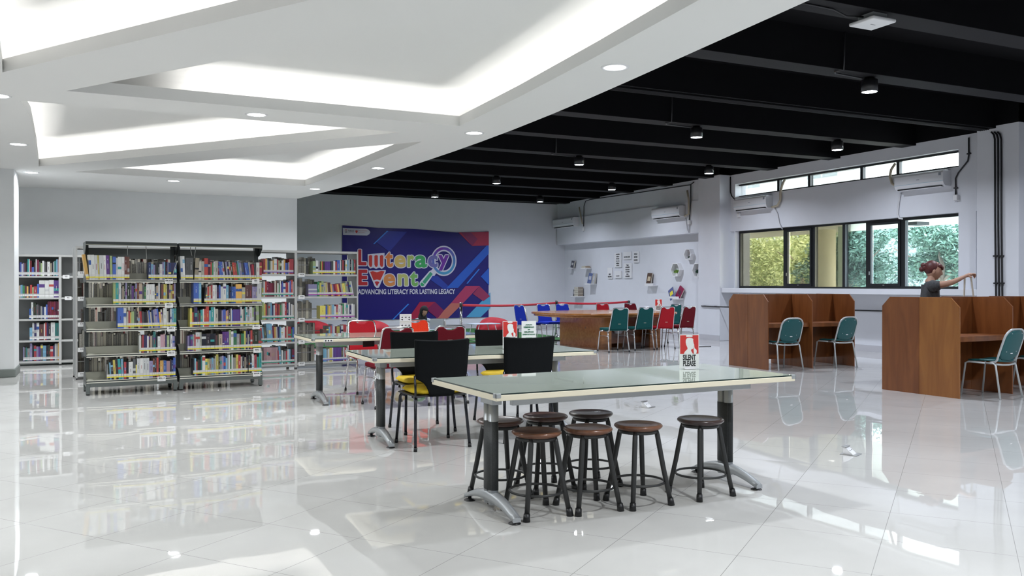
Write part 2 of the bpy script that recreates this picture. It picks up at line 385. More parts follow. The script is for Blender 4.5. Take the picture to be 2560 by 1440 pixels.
mb = MB().use(WHITE); mb.lathe([(.085,0),(.085,-.006),(.105,-.008),(.11,0)], n=24); prim = mb
ring0 = None
for i, d in enumerate(DOWN):
    if i == 0:
        root = thing('recessed_ceiling_light', d[2], 'ceiling light', (d[0], d[1], ZC), 0, 'recessed lights in the white ceiling')
        o1 = prim.build('trim_ring', parent=root)
        m2 = MB().use(LENS); m2.lathe([(.086,-.003),(0,-.003)], n=24); m2.build('lens', parent=root); ring0 = root
    else: dup(ring0, (d[0], d[1], ZC), 0, d[2])
    area_light((d[0], d[1], ZC-.012), P_DOWN, .08)
for x, y in EXTRA: area_light((x, y, ZC-.012), P_DOWN*1.25, .08)  # unseen lights added beyond the view to brighten the near floor
ZL = 3.72
BL = [(8.39,7.61),(8.51,11.12),(11.49,11.04),(8.40,14.57),(11.51,14.70),(8.24,18.06),(11.33,18.27),(8.04,21.65),(11.17,22.02)]
BL = [(x*2.39/2.32, y*2.39/2.32) for x, y in BL]
BN = ['black ceiling can light in front of the white router box','second black can light from the camera in the inner row','black can light nearest the upper windows','third black can light of the inner row',
      'second black can light of the window side row','fourth black can light of the inner row','third black can light of the window side row','small black can light above the blue banner','rearmost black can light near the far corner']
CAN = mat('lamp_can_black', (0.012, 0.012, 0.014), 0.3); REFL = mat('lamp_reflector', (0.35, 0.36, 0.38), 0.15, 0.9)
can0 = None
for i, (x, y) in enumerate(BL):
    y = min(BY, key=lambda q: abs(q-y)) if i < 9 else y
    if can0 is None:
        r = thing('ceiling_can_light', BN[0], 'ceiling light', (x, y, ZL), 0, 'black can lights under the black beams')
        m_ = MB().use(CAN); m_.lathe([(.088,.004),(.092,.0),(.098,.0),(.098,.15),(.06,.165),(.06,.18),(0,.18)], n=24); m_.build('can', parent=r)
        m_ = MB().use(emis('lamp_lens_bright', (0.88, 0.93, 1.0), 40)); m_.lathe([(.089,.003),(0,-.002)], n=24); m_.build('lens', parent=r)
        can0 = r
    else: dup(can0, (x, y, ZL), 0, BN[i])
    area_light((x, y, ZL-.006), P_BLACK, .08, (0.82, 0.88, 1.0), 150)
for x, y in ((8.5,4.27),(8.5,.6),(11.6,4.27),(11.6,.6),(5.6,4.27),(5.6,.6),(11.6,7.9),(5.7,16.97),(5.7,20.6),(5.7,-3.0),(9.5,-3.0)): area_light((x, y, ZL), P_BLACK, .07, (0.84, 0.90, 1.0), 150)  # more lights added without cans to brighten the floor
# conduit stubs feeding the can lights
for (x, y), lb in ((BL[0], 'thin black conduit bent along the beam to the first can light'), (BL[1], 'thin black conduit bent along the beam to the second inner can light'), (BL[3], 'thin black conduit bent along the beam to the third inner can light')):
    y = min(BY, key=lambda q: abs(q-y)); mb = MB().use(mat('conduit_grey_black', (0.03,0.03,0.033), .4))
    mb.tube([(x-.1,y,ZB-.02),(x-.62,y-.05,ZB-.02),(x-.68,y-.1,ZB-.02),(x-.62,y-.18,ZB-.01),(x-.62,y-.2,4.34)], .011, 6)
    tag(mb.build('conduit_pipe'), lb, 'pipe', 'conduits to the can lights')
mb = MB().use(BEAMC)
for k in range(5): mb.tube([(3.9, BY[8]-.10+.035*k, ZB-.018), (13.2, BY[8]-.10+.035*k, ZB-.018)], .011, 6)
mb.use(BLACKC); mb.box(4.2, 13.2, BY[8]-.13, BY[8]+.08, ZB-.006, ZB-.001); tag(mb.build('cable_bundle'), 'long bundle of black cables strapped under the third ceiling beam', 'cable')
# ceiling router
rp = atz(2181, 62, ZB-.09)
r = thing('ceiling_router', 'white flat wireless box hanging under the nearest black beam', 'router', (rp.x, rp.y, ZB-.09), math.radians(0))
mb = MB().use(WHITE); mb.box(-.15,.15,-.15,.15,0,.035); mb.build('body', parent=r, bevel=.012)
mb = MB().use(GREYM); mb.box(-.09,.09,-.09,.09,.035,.09); mb.build('bracket', parent=r)
mb = MB().use(mat('logo_grey',(.3,.3,.32),.5)); mb.box(-.03,.03,-.012,.0,-.001,0); mb.build('logo', parent=r)
mb = MB().use(BLKPL); mb.tube([(-.12,0,.06),(-.3,.03,.05),(-.5,.0,.08),(-1.3,-.02,.085)], .008, 6); mb.build('cable', parent=r)

# ================================================================= WINDOWS
XF = XU+.15
GY = glass('glass_amber_film', (1.0, 0.98, 0.87)); GC = glass('glass_clear', (0.90, 0.97, 1.0)); GU = glass('glass_upper', (0.97, 1.0, 0.99))
def py_y(px, x=XF): return atx(px, 700, x).y
wn = [0]
def window(y0, y1, z0, z1, mat_, lab=None, casement=False, fw=.045):
    wn[0] += 1; y0, y1 = min(y0, y1), max(y0, y1)
    mb = MB().use(FRAME)
    for a, b, c, d in ((y0, y1, z0, z0+fw), (y0, y1, z1-fw, z1), (y0, y0+fw, z0+fw, z1-fw), (y1-fw, y1, z0+fw, z1-fw)): mb.box(XF-.03, XF+.05, a, b, c, d)
    o = struct(mb, 'window_%d' % wn[0])
    e = fw+.0
    if casement:
        m2 = MB().use(FRAME); f2 = .05; a0, a1, c0, c1 = y0+fw, y1-fw, z0+fw, z1-fw
        for a, b, c, d in ((a0, a1, c0, c0+f2), (a0, a1, c1-f2, c1), (a0, a0+f2, c0+f2, c1-f2), (a1-f2, a1, c0+f2, c1-f2)): m2.box(XF-.05, XF+.0, a, b, c, d)
        m2.build('casement', parent=o); e = fw+f2
        m3 = MB().use(STEEL); m3.box(XF-.065, XF-.05, a0+.5*(a1-a0)-.02, a0+.5*(a1-a0)+.02, c0+.01, c0+.03); m3.box(XF-.07, XF-.05, a1-.035, a1-.015, c0+.22, c0+.29); m3.build('latch', parent=o)
    g = MB().use(mat_); g.box(XF+.012, XF+.018, y0+e, y1-e, z0+e, z1-e); g.build('pane', parent=o)
    return o
Zb, Zt = SILLZ+.005, WT-.005
for a, b, m_, cs in ((1850,1965,GY,False),(1965,2037,GY,True),(2037,2112,GY,False),(2112,2171,GC,False),(2171,2260,GC,True),(2260,2411,GC,False)):
    window(py_y(a), py_y(b), Zb, Zt, m_, casement=cs, fw=.05 if not (a in (2037,2112)) else .035)
for a, b in ((1842,1948),(1948,2025),(2025,2156),(2156,2247),(2247,2406)):
    window(py_y(a), py_y(b), UB0+.005, UB1-.005, GU, fw=.035)
mb = MB().use(WALLW); mb.box(XU, XU+.22, py_y(1842)+.0, WY1+.02, UB0, UB1) if py_y(1842) < WY1 else None
struct(mb, 'trim_3') if len(mb.bm.verts) else mb.bm.free()

# ---------------------------------------------------------------- outside the windows
EXTG = mat('outside_ground', (0.52, 0.51, 0.47), .9, noise=.2, nscale=.6)
mb = MB().use(EXTG); mb.face([mb.v(x, y, -.15) for x, y in ((XN+.2, -30), (90, -30), (90, 110), (XN+.2, 110))]); struct(mb, 'outside_ground')
SOF = mat('soffit_cream', (0.84, 0.80, 0.70), .8); YCOL = mat('cream_column', (0.86, 0.80, 0.60), .7)
mb = MB().use(SOF); mb.box(XN+.25, 18.3, 0, 40, 2.77, 3.0); mb.use(BLKPL); 
struct(mb, 'outside_canopy_slab')
mb = MB().use(YCOL); cp = atx(2063, 700, 17.2); mb.lathe([(.26,-.1),(.26,2.77)], (cp.x, cp.y, 0), 28); struct(mb, 'outside_column')
cq = atx(2105, 700, 16.6); mb = MB().use(mat('pale_green_post', (.62,.74,.60), .6)); mb.box(cq.x-.05, cq.x+.05, cq.y-.09, cq.y+.09, -.1, 2.77); struct(mb, 'outside_post')
mb = MB().use(mat('outside_wall_white', (.78,.78,.76), .8, noise=.05, nscale=2)); mb.box(24.6, 24.9, 2, 60, -.15, .72); struct(mb, 'outside_wall')
lp = atx(2293, 558, 17.0); mb = MB().use(BLKPL); mb.box(16.8, 17.2, lp.y-.16, lp.y+.16, 2.70, 2.77); mb.build('canopy_lamp_box'); o = bpy.data.objects['canopy_lamp_box']; tag(o, 'small black lamp box under the outside canopy', 'lamp')
# neighbouring building seen through the upper strip of windows
BLDW = mat('building_white', (0.85, 0.85, 0.84), .8)
r = thing('neighbour_building', 'white building beyond the canopy seen through the high windows', 'building', (46, 62, 0), 0)
mb = MB().use(BLDW); mb.box(-3, 9, -45, 26, 7.6, 16); mb.box(-3, 9, -45, 26, -.15, 7.6); mb.build('facade', parent=r)
for k in range(9):
    m_ = MB().use(mat('building_window', (.45,.50,.50), .25)); y = -42+7.3*k; m_.box(-3.03, -3, y, y+2.6, 8.4, 10.4)
    m_.use(BLDW); m_.box(-3.06, -3.02, y+1.25, y+1.35, 8.4, 10.4); m_.box(-3.06, -3.02, y, y+2.6, 9.35, 9.45); m_.build('window', parent=r)
# trees as individual objects
def leaf_mat(name, c1, c2):
    if name in MATS: return MATS[name]
    m = bpy.data.materials.new(name); m.use_nodes = True; t = m.node_tree; b = t.nodes['Principled BSDF']; b.inputs['Roughness'].default_value = .5
    ge = t.nodes.new('ShaderNodeNewGeometry'); cr = t.nodes.new('ShaderNodeValToRGB'); cr.color_ramp.elements[0].color = (*c1, 1); cr.color_ramp.elements[1].color = (*c2, 1)
    t.links.new(ge.outputs['Random Per Island'], cr.inputs[0]); t.links.new(cr.outputs[0], b.inputs['Base Color']); MATS[name] = m
    return m
BARK = mat('bark', (0.24, 0.19, 0.15), .9, noise=.3, nscale=12)
def tree(name, label, x, y, h, w, trunk_h, lm, nleaf, ls, seed, lean=0, group=None, z0=-.15):
    q = random.Random(seed); r = thing(name, label, 'tree' if 'tree' in name else 'shrub', (x, y, z0), 0, group)
    if trunk_h > 0:
        mb = MB().use(BARK); mb.tube([(0,0,0),(lean*.4,.05,trunk_h*.5),(lean,.0,trunk_h),(lean+.2,.3,trunk_h+h*.25)], [.09,.07,.06,.03], 8)
        for k in range(5):
            a = q.uniform(0, 2*PI); mb.tube([(lean*.8,0,trunk_h*.8),(lean+math.cos(a)*w*.25,math.sin(a)*w*.25,trunk_h+h*.12),(lean+math.cos(a)*w*.42,math.sin(a)*w*.42,trunk_h+h*.3)], [.045,.03,.012], 6)
        mb.build('trunk', parent=r)
    mb = MB().use(lm); blobs = []
    for k in range(26):
        a = q.uniform(0, 2*PI); rr = w*.5*math.sqrt(q.random())*.8; zz = trunk_h*.75+q.random()*h
        blobs.append((lean+math.cos(a)*rr, math.sin(a)*rr, zz, w*q.uniform(.13,.24)))
    for k in range(nleaf):
        bx, by, bz, br = q.choice(blobs); d = Vector((q.gauss(0,1), q.gauss(0,1), q.gauss(0,1))).normalized()*br*(q.random()**.4)
        c = Vector((bx, by, bz))+Vector((d.x, d.y, d.z*.8)); u = Vector((q.gauss(0,1), q.gauss(0,1), q.gauss(0,.6))).normalized(); n_ = u.cross(Vector((q.gauss(0,1), q.gauss(0,1), q.gauss(0,1)))).normalized()
        s_ = ls*q.uniform(.7,1.3); p = [c-u*s_, c+n_*s_*.32, c+u*s_, c-n_*s_*.32]; mb.face([mb.v(a_) for a_ in p])
    mb.build('foliage', parent=r)
    return r
LG1 = leaf_mat('leaves_yellow_green', (0.22,0.28,0.10), (0.66,0.68,0.34)); LG2 = leaf_mat('leaves_dark_green', (0.045,0.11,0.08), (0.20,0.32,0.24)); LG3 = leaf_mat('leaves_hazed_pale_green', (0.17,0.25,0.22), (0.42,0.51,0.47))  # outdoor haze is put into the leaf colours, greying the pale and dark greens
def at_depth(px, X): p = atx(px, 712, X); return p.x, p.y
ya = lambda px, X: at_depth(px, X)[1]
TR = [('broadleaf_tree','yellow green tree filling the first amber tinted window pane',28.5,33.0,3.1,4.5,.6,LG1,14000,.085,0),
 ('broadleaf_tree','yellow green tree outside, just before the cream column in the amber panes',28,28.2,3.0,4.5,.6,LG1,14000,.085,0),
 ('broadleaf_tree','pale green tree outside filling the middle clear pane',28,23.6,3.0,4.4,.6,LG3,14000,.085,0),
 ('slender_tree','bare bent trunk tree behind the amber casement window',23.0,ya(2022,23.0),1.2,2.0,2.3,LG1,900,.12,-.45),
 ('mango_tree','dark leafed tree overhanging behind the middle clear pane',20.8,19.7,1.7,2.9,2.0,LG2,13000,.075,0),
 ('mango_tree','dark leafed tree at the top of the big clear pane',20.8,16.5,1.7,3.0,2.0,LG2,13000,.075,0),
 ('broadleaf_tree','hazy tall tree in the second row outside, seen in the first pane',37,43,3.9,5.4,.6,LG1,6000,.18,0),
 ('broadleaf_tree','hazy tall tree in the second row outside, seen in the amber casement',37,37,3.9,5.4,.6,LG1,6000,.18,0),
 ('broadleaf_tree','hazy pale tree in the second row outside, seen beside the pale post',37,31,3.9,5.4,.6,LG3,6000,.18,0),
 ('broadleaf_tree','hazy pale tree in the second row outside, seen in the big clear pane',37,25.2,3.9,5.4,.6,LG3,6000,.18,0)]
for i, (nm, lb, x, y, h, w, th, lm, nl, ls, ln) in enumerate(TR): tree(nm, lb, x, y, h, w, th, lm, nl, ls, 100+i, ln, 'trees outside the windows')
SL = ['low shrub before the outside wall in the first amber pane','low shrub before the outside wall at the end of the first pane','low shrub outside under the amber casement','low shrub outside near the cream column','low shrub outside under the middle clear pane','low shrub outside below the clear casement','low shrub outside behind the standing woman']
for i in range(7):
    y = 26.6-1.55*i; tree('garden_shrub', SL[i], 22.2, y, .75, 1.35, 0, LG1 if i < 4 else LG3, 1500, .08, 300+i, 0, 'shrubs outside the windows')
mb = MB().use(LG3); q = random.Random(3)
for k in range(16000):
    c = Vector((44+q.gauss(0, .8), q.uniform(20, 62), 5.3*q.random()**.8*(1+.12*math.sin(k*.7)))); u = Vector((q.gauss(0,.4), q.gauss(0,1), q.gauss(0,1))).normalized()*.26; n_ = u.cross(Vector((1, q.gauss(0,.5), q.gauss(0,.5)))).normalized()*.12
    mb.face([mb.v(c-u), mb.v(c+n_), mb.v(c+u), mb.v(c-n_)])
tag(mb.build('distant_foliage'), 'pale mass of foliage far behind the outside trees', 'foliage', kind='stuff')

# ================================================================= TABLES
CREAM = mat('cream_edge', (0.74, 0.68, 0.53), .45); GTOP = None
def glass_top_mat():
    m = bpy.data.materials.new('green_glass_top'); m.use_nodes = True; b = m.node_tree.nodes['Principled BSDF']
    b.inputs['Base Color'].default_value = (0.40, 0.45, 0.39, 1); b.inputs['Roughness'].default_value = .03; b.inputs['IOR'].default_value = 1.62
    return m
GTOP = glass_top_mat(); GEDGE = mat('glass_edge_dark', (0.01, 0.025, 0.022), .1)
PERF = mat('perforated_cover', (0.035, 0.038, 0.04), .5, .3, noise=.5, nscale=350)
def reading_table(label, x, y, rz, L, Wd, H=.75):
    r = thing('reading_table', label, 'table', (x, y, 0), rz, 'glass topped reading tables')
    mb = MB().use(CREAM); mb.box(-L/2, L/2, -Wd/2, Wd/2, H-.040, H-.008); mb.build('tabletop', parent=r, bevel=.004)
    mb = MB().use(GEDGE); mb.box(-L/2+.004, L/2-.004, -Wd/2+.004, Wd/2-.004, H-.008, H-.001); mb.use(GTOP); mb.box(-L/2+.006, L/2-.006, -Wd/2+.006, Wd/2-.006, H-.001, H); mb.build('glass_top', parent=r)
    for sx in (-1, 1):
        for sy in (-1, 1):
            mb = MB().use(GREYM); a, b = sx*(L/2+.004), sy*(Wd/2+.004)
            mb.box(min(a, a-sx*.034), max(a, a-sx*.034), min(b, b-sy*.010), max(b, b-sy*.010), H-.024, H+.0015); mb.box(min(a, a-sx*.010), max(a, a-sx*.010), min(b, b-sy*.034), max(b, b-sy*.034), H-.024, H+.0015); mb.build('corner_cap', parent=r, bevel=.003)
    mb = MB().use(SILVER); mb.box(-L/2+.20, L/2-.20, -.26, -.22, H-.098, H-.04); mb.box(-L/2+.20, L/2-.20, .22, .26, H-.098, H-.04); mb.build('beam', parent=r, bevel=.003)
    for sx in (-1, 1):
        cx = sx*(L/2-.19)
        leg = MB().use(SILVER)
        for dy in (-.032, .032): leg.tube([(cx, dy, .05), (cx, dy, H-.115)], .030, 14)
        leg.box(cx-.03, cx+.03, -.30, .26, H-.062, H-.04); leg.box(cx-.03, cx+.03, -.08, .08, H-.115, H-.06)
        lo = leg.build('leg', parent=r)
        mb = MB().use(PERF); pts = [(.036*math.cos(t), (.034+.034)*math.sin(t)*1.0) for t in [2*PI*k/20 for k in range(20)]]
        mb.prism([(cx+p[0], p[1]) for p in pts], .135, H-.215, smooth=True); mb.build('leg_cover', parent=lo)
        mb = MB().use(SILVER); n = 14; top = []; bot = []
        for k in range(n+1):
            t = -1+2*k/n; yy = t*.33; zz = .035+.085*(1-abs(t)**1.8); top.append((yy, zz)); 
        secs = []
        for (yy, zz), k in zip(top, range(n+1)):
            t = abs(-1+2*k/n); hw = .030-.006*t; th = .022+.03*(1-t)
            secs.append([mb.v(cx-hw, yy, zz-th), mb.v(cx+hw, yy, zz-th), mb.v(cx+hw, yy, zz), mb.v(cx, yy, zz+.006), mb.v(cx-hw, yy, zz)])
        for A, B in zip(secs, secs[1:]):
            for q in range(5): mb.face([A[q], A[(q+1)%5], B[(q+1)%5], B[q]], True)
        mb.face(secs[0]); mb.face(secs[-1][::-1]); mb.build('foot', parent=lo)
        for sy in (-1, 1):
            mb = MB().use(BLKPL); mb.lathe([(0,0),(.036,0),(.034,.006),(.012,.012),(.010,.028),(0,.028)], (cx, sy*.30, 0), 20); mb.build('glide', parent=lo)
    return r
t1 = reading_table('glass topped reading table in front with wooden stools pushed beneath it', 2.965, 4.715, math.radians(2.0), 2.15, .90)
t2 = reading_table('middle glass topped reading table with black and yellow chairs around it', 2.98, 7.15, math.radians(-1.2), 2.02, .94)
t3 = reading_table('rear glass topped reading table near the bookcases with red chairs around it', 3.10, 9.90, 0, 2.05, .97)
# small power outlet under the rear table and label sticker
mb = MB().use(BLKPL); mb.box(-.42,-.29,-.335,-.32,.635,.71); mb.build('cable_box', parent=t3)
mb = MB().use(PAPER); mb.box(-.90,-.80,-.4865,-.4845,.712,.738); mb.use(INK); 
for k in range(3): mb.box(-.885+.03*k,-.87+.03*k,-.4873,-.4865,.718,.732)
mb.build('sticker', parent=t3)

# ================================================================= STOOLS
def stool(seatcol, label, x, y, rz=0):
    r = thing('wooden_stool', label, 'stool', (x, y, 0), rz, 'round wooden stools under the front table')
    SM = wood('stool_'+seatcol[0], seatcol[1], seatcol[2], (3, 14, 3), .28, .35)
    mb = MB().use(SM); mb.lathe([(0,.452),(.118,.452),(.135,.458),(.146,.468),(.147,.476),(.140,.484),(.12,.4845),(.115,.4825),(0,.483)], n=36); so = mb.build('seat', parent=r)
    mb = MB().use(mat('screw_dark', (.03,.02,.015), .4))
    for k in range(4): mb.lathe([(.006,.4835),(0,.4842)], (.075*math.cos(PI/4+PI/2*k), .075*math.sin(PI/4+PI/2*k), 0), 8)
    mb.build('screws', parent=so)
    IR = mat('stool_iron', (0.035, 0.036, 0.036), .42, .3)
    mb = MB().use(IR); mb.lathe([(.112,.432),(.118,.432),(.118,.452),(.112,.452),(.112,.432)], n=32); mb.build('seat_ring', parent=r)
    for sx, sy in ((-1,-1),(1,-1),(1,1),(-1,1)):
        mb = MB().use(IR); mb.tube([(sx*.078,sy*.078,.45),(sx*.082,sy*.082,.42),(sx*.108,sy*.108,.22),(sx*.139,sy*.139,.02)], [.012,.0155,.0155,.0145], 12); lo = mb.build('leg', parent=r)
        mb = MB().use(BLKPL); mb.tube([(sx*.137,sy*.137,.045),(sx*.142,sy*.142,0)], [.018,.021], 12); mb.build('rubber_tip', parent=lo)
    mb = MB().use(IR); mb.tube([(.158*math.cos(2*PI*k/40), .158*math.sin(2*PI*k/40), .135) for k in range(40)], .0075, 8, closed=True); mb.build('foot_ring', parent=r)
    return r
BR = ('brown', (.09,.032,.014), (.17,.065,.03)); DK = ('dark', (.045,.018,.014), (.09,.035,.025)); VD = ('blackened', (.022,.012,.012), (.045,.022,.02))
stool(BR, 'brown topped stool standing nearest the perforated front table leg', 2.305, 4.535, .03)
stool(BR, 'brown topped stool second in the front row of stools', 2.635, 4.51, -.02)
stool(BR, 'brown topped stool third in the front row with a plain rim', 2.975, 4.485, .04)
stool(VD, 'nearly black topped stool standing alone beside the far table leg', 3.455, 4.50, .10)
stool(DK, 'dark topped stool behind the perforated front table leg', 2.285, 5.0, .06)
stool(DK, 'dark reddish topped stool in the middle of the back row', 2.63, 5.05, 0)
stool(VD, 'dark worn topped stool at the back with a leg near the table foot', 2.965, 5.035, .02)

# ================================================================= BLACK CHAIRS WITH YELLOW SEATS
FAB = mat('black_fabric', (0.006, 0.007, 0.008), .9, spec=.12); YEL = mat('yellow_cushion', (0.72, 0.50, 0.015), .75, noise=.12, nscale=9, bump=.5)
TUBE = mat('black_chrome_tube', (0.04, 0.042, 0.05), .18, .8)
def black_chair(label, x, y, rz):
    r = thing('visitor_chair', label, 'chair', (x, y, 0), rz, 'black chairs with yellow cushions at the middle table')
    mb = MB().use(BLKPL); mb.prism([(-.22,-.20),(.22,-.20),(.23,.21),(.18,.235),(-.18,.235),(-.23,.21)], .425, .44); mb.build('seat', parent=r, bevel=.01)
    # tufted cushion
    mb = MB().use(YEL); g = []; n = 16
    for sgn in (1, -1):
        g = []
        for i in range(n+1):
            row = []
            for j in range(n+1):
                u, v_ = -1+2*i/n, -1+2*j/n
                rr = (abs(u)**7+abs(v_)**7); e = max(0, 1-rr)**.4 if rr < 1 else 0
                tu = 1-.35*(math.cos(u*PI*1.5)**2*0+math.exp(-((abs(u)-.4)**2+(abs(v_)-.4)**2)*30))
                sx = 1-.10*abs(v_)**3; sy = 1-.10*abs(u)**3
                row.append((u*.220*sx, .010+v_*.212*sy, .466+sgn*.028*e*(tu if sgn > 0 else 1)))
            g.append(row if sgn > 0 else row[::-1])
        mb.sheet(g)
    mb.build('cushion', parent=r, weld=True)
    # sheet backrest with a tongue running down to the seat: outer face toward -Y
    mb = MB().use(FAB); rows = []
    prof = [(.89,-.245,.232),(.885,-.243,.236),(.80,-.235,.232),(.70,-.225,.228),(.60,-.215,.222),(.575,-.213,.216),(.56,-.211,.185),(.54,-.210,.155),(.51,-.208,.130),(.48,-.207,.115),(.455,-.206,.108),(.428,-.205,.10)]
    for z, yy, hw in prof:
        row = []
        for j in range(13):
            t = -1+2*j/12; row.append((t*hw, yy+.030*(t*hw/.23)**2, z - (.012*(1-t*t) if z > .88 else 0)))
        rows.append(row)
    mb.sheet(rows); mb.build('backrest', parent=r, solid=.022)
    for sx in (-1, 1):
        mb = MB().use(TUBE); mb.tube([(sx*.225,-.19,.60),(sx*.222,-.195,.50),(sx*.218,-.19,.435),(sx*.215,-.15,.425)], .010, 8); mb.build('back_post', parent=r)
        for yy, fy in ((-.18,-.232),(.19,.232)):
            mb = MB().use(TUBE); mb.tube([(sx*.205,yy*.5,.418),(sx*.212,yy*.93,.416),(sx*.216,yy,.395),(sx*.236,fy,.012)], .0125, 10); lo = mb.build('leg', parent=r)
            mb = MB().use(BLKPL); mb.tube([(sx*.2345,fy*.997,.03),(sx*.2365,fy,0)], .015, 10); mb.build('rubber_tip', parent=lo)
    return r
black_chair('black chair with yellow cushion tucked under the middle table beside the front table corner', 2.51, 6.85, .02)
black_chair('black chair with its back before the green bin notice on the middle table', 3.31, 6.86, -.01)
black_chair('black chair beyond the middle table facing the camera with yellow cushion showing', 2.69, 7.62, PI)
black_chair('black chair beyond the middle table behind the red silent notice', 3.58, 7.70, PI)

# ================================================================= CHROME BANQUET CHAIRS
def banquet(colname, col, label, x, y, rz, group, bolts=False):
    fab = mat('upholstery_'+colname, col, .8, noise=.06, nscale=60, spec=.2)
    r = thing('banquet_chair', label, 'chair', (x, y, 0), rz, group)
    mb = MB().use(fab); mb.prism([(-.20,-.20),(.20,-.20),(.215,.18),(.17,.225),(-.17,.225),(-.215,.18)], .425, .475); mb.build('seat', parent=r, bevel=.014)
    def bk(z): return -.205-.105*max(0,(z-.45))/.45
    # backrest pad tapering upward with a scooped top edge
    def outline(d):
        pts = []
        for k in range(9):
            t = -1+2*k/8; pts.append((t*.188, .455))
        top = []
        for k in range(17):
            t = 1-2*k/16; hw = .165; z = .865
            notch = .034*math.exp(-(t/.42)**4); z -= notch; 
            cr = max(0, abs(t)-.78)/.22; z -= .045*cr**2
            top.append((t*hw, z))
        return pts + top
    mb = MB().use(fab); P = outline(0)
    for sgn, dy in ((1,-.014),(-1,.022)):
        pass
    fr = [mb.v(x_, bk(z_)-.012, z_) for x_, z_ in P]; ba = [mb.v(x_*.99, bk(z_)+.028, z_) for x_, z_ in P]
    mb.face(fr); mb.face(ba[::-1])
    for i in range(len(P)): mb.face([fr[i], ba[i], ba[(i+1)%len(P)], fr[(i+1)%len(P)]])
    bo = mb.build('backrest', parent=r, bevel=.008)
    if bolts:
        mb = MB().use(CHROME)
        for sx in (-1, 1): mb.lathe([(.007,0),(.005,-.004),(0,-.005)], (0,0,0), 10, T(sx*.11, bk(.80)-.012, .80) @ Matrix.Rotation(-PI/2, 4, 'X').inverted())
        mb.build('bolts', parent=bo)
    mb = MB().use(mat('maker_plate', (.7,.65,.5), .3, .6)); z = .72 if bolts else .56; mb.box(-.028,.028,bk(z)-.0155,bk(z)-.0135,z-.006,z+.004); mb.build('plate', parent=bo)
    # chrome frame loop around the back
    loop = []
    for z in (.44,.5,.6,.7,.8,.835): loop.append((-.205+.035*(z-.44)/.4, bk(z)+.008, z))
    for k in range(1,8):
        a = PI-PI/2*k/8; loop.append((-.115+.055*math.cos(a)+.0, bk(.86)+.008, .835+.036*math.sin(a)))
    loop2 = [(-p[0], p[1], p[2]) for p in loop[::-1]]
    mb = MB().use(CHROME); mb.tube([(-.205,.0,.418),(-.208,-.17,.418),(-.207,-.2,.425)]+loop+loop2+[(.207,-.2,.425),(.208,-.17,.418),(.205,.0,.418)], .0115, 10); mb.build('back_frame', parent=r)
    for sx in (-1, 1):
        for yy, fy in ((-.16,-.235),(.17,.232)):
            mb = MB().use(CHROME); mb.tube([(sx*.207,yy*.3,.416),(sx*.21,yy*.85,.414),(sx*.214,yy*1.05,.39),(sx*.228,fy,.02)], .0115, 10); lo = mb.build('leg', parent=r)
            mb = MB().use(BLKPL); mb.tube([(sx*.227,fy*.995,.028),(sx*.2285,fy,0)], .0145, 10); mb.build('rubber_tip', parent=lo)
        mb = MB().use(CHROME); mb.tube([(sx*.218,-.195,.31),(sx*.215,-.05,.325),(sx*.218,.195,.31)], .006, 8); mb.build('stretcher', parent=r)
    return r
RED = (.42,.012,.022); MAR = (.145,.006,.014); ORG = (.75,.045,.015); CRM = (.30,.006,.016); TEA = (.006,.078,.078); BLU = (.012,.035,.42); CLR = (.55,.01,.02)
G3 = 'banquet chairs around the rear reading table'; GR = 'banquet chairs around the oval wooden table'
banquet('maroon', MAR, 'dark red banquet chair before the rear table with two chrome bolts in its back', 2.89, 9.28, .03, G3, True)
banquet('maroon', MAR, 'dark red banquet chair before the rear table between the two black chairs', 3.52, 9.30, -.03, G3, True)
banquet('scarlet', RED, 'bright red banquet chair beyond the rear table next to the bookcase', 3.05, 10.62, PI+.05, G3)
banquet('orange_red', ORG, 'orange red banquet chair beyond the rear table behind the paper stand', 3.74, 10.62, PI-.06, G3)
banquet('teal', TEA, 'teal banquet chair at the oval table nearest its curved wooden end', 9.28, 14.88, -.05, GR)
banquet('teal', TEA, 'teal banquet chair second along the near side of the oval table', 10.02, 15.10, -.02, GR)
banquet('scarlet', RED, 'bright red banquet chair third along the near side of the oval table', 10.62, 15.22, .02, GR)
banquet('maroon', MAR, 'dark red banquet chair last along the near side of the oval table', 11.22, 15.32, .12, GR)
banquet('teal', TEA, 'teal banquet chair almost hidden behind the bright red one', 11.92, 16.75, PI/2+.2, GR)
banquet('scarlet', RED, 'bright red banquet chair beyond the oval table under the red barrier tape', 11.15, 18.1, PI, GR)
banquet('maroon', MAR, 'dark red banquet chair beyond the oval table next to a barrier post', 11.95, 18.1, PI, GR)
banquet('blue', BLU, 'blue banquet chair beyond the oval table in front of a barrier post', 9.52, 18.05, PI+.1, GR)
banquet('blue', BLU, 'blue banquet chair beside the other blue one behind the table end', 10.03, 18.12, PI-.02, GR)
banquet('blue', BLU, 'blue banquet chair turned sideways beside the red bean bag', 8.85, 17.8, -PI/2+.25, GR)

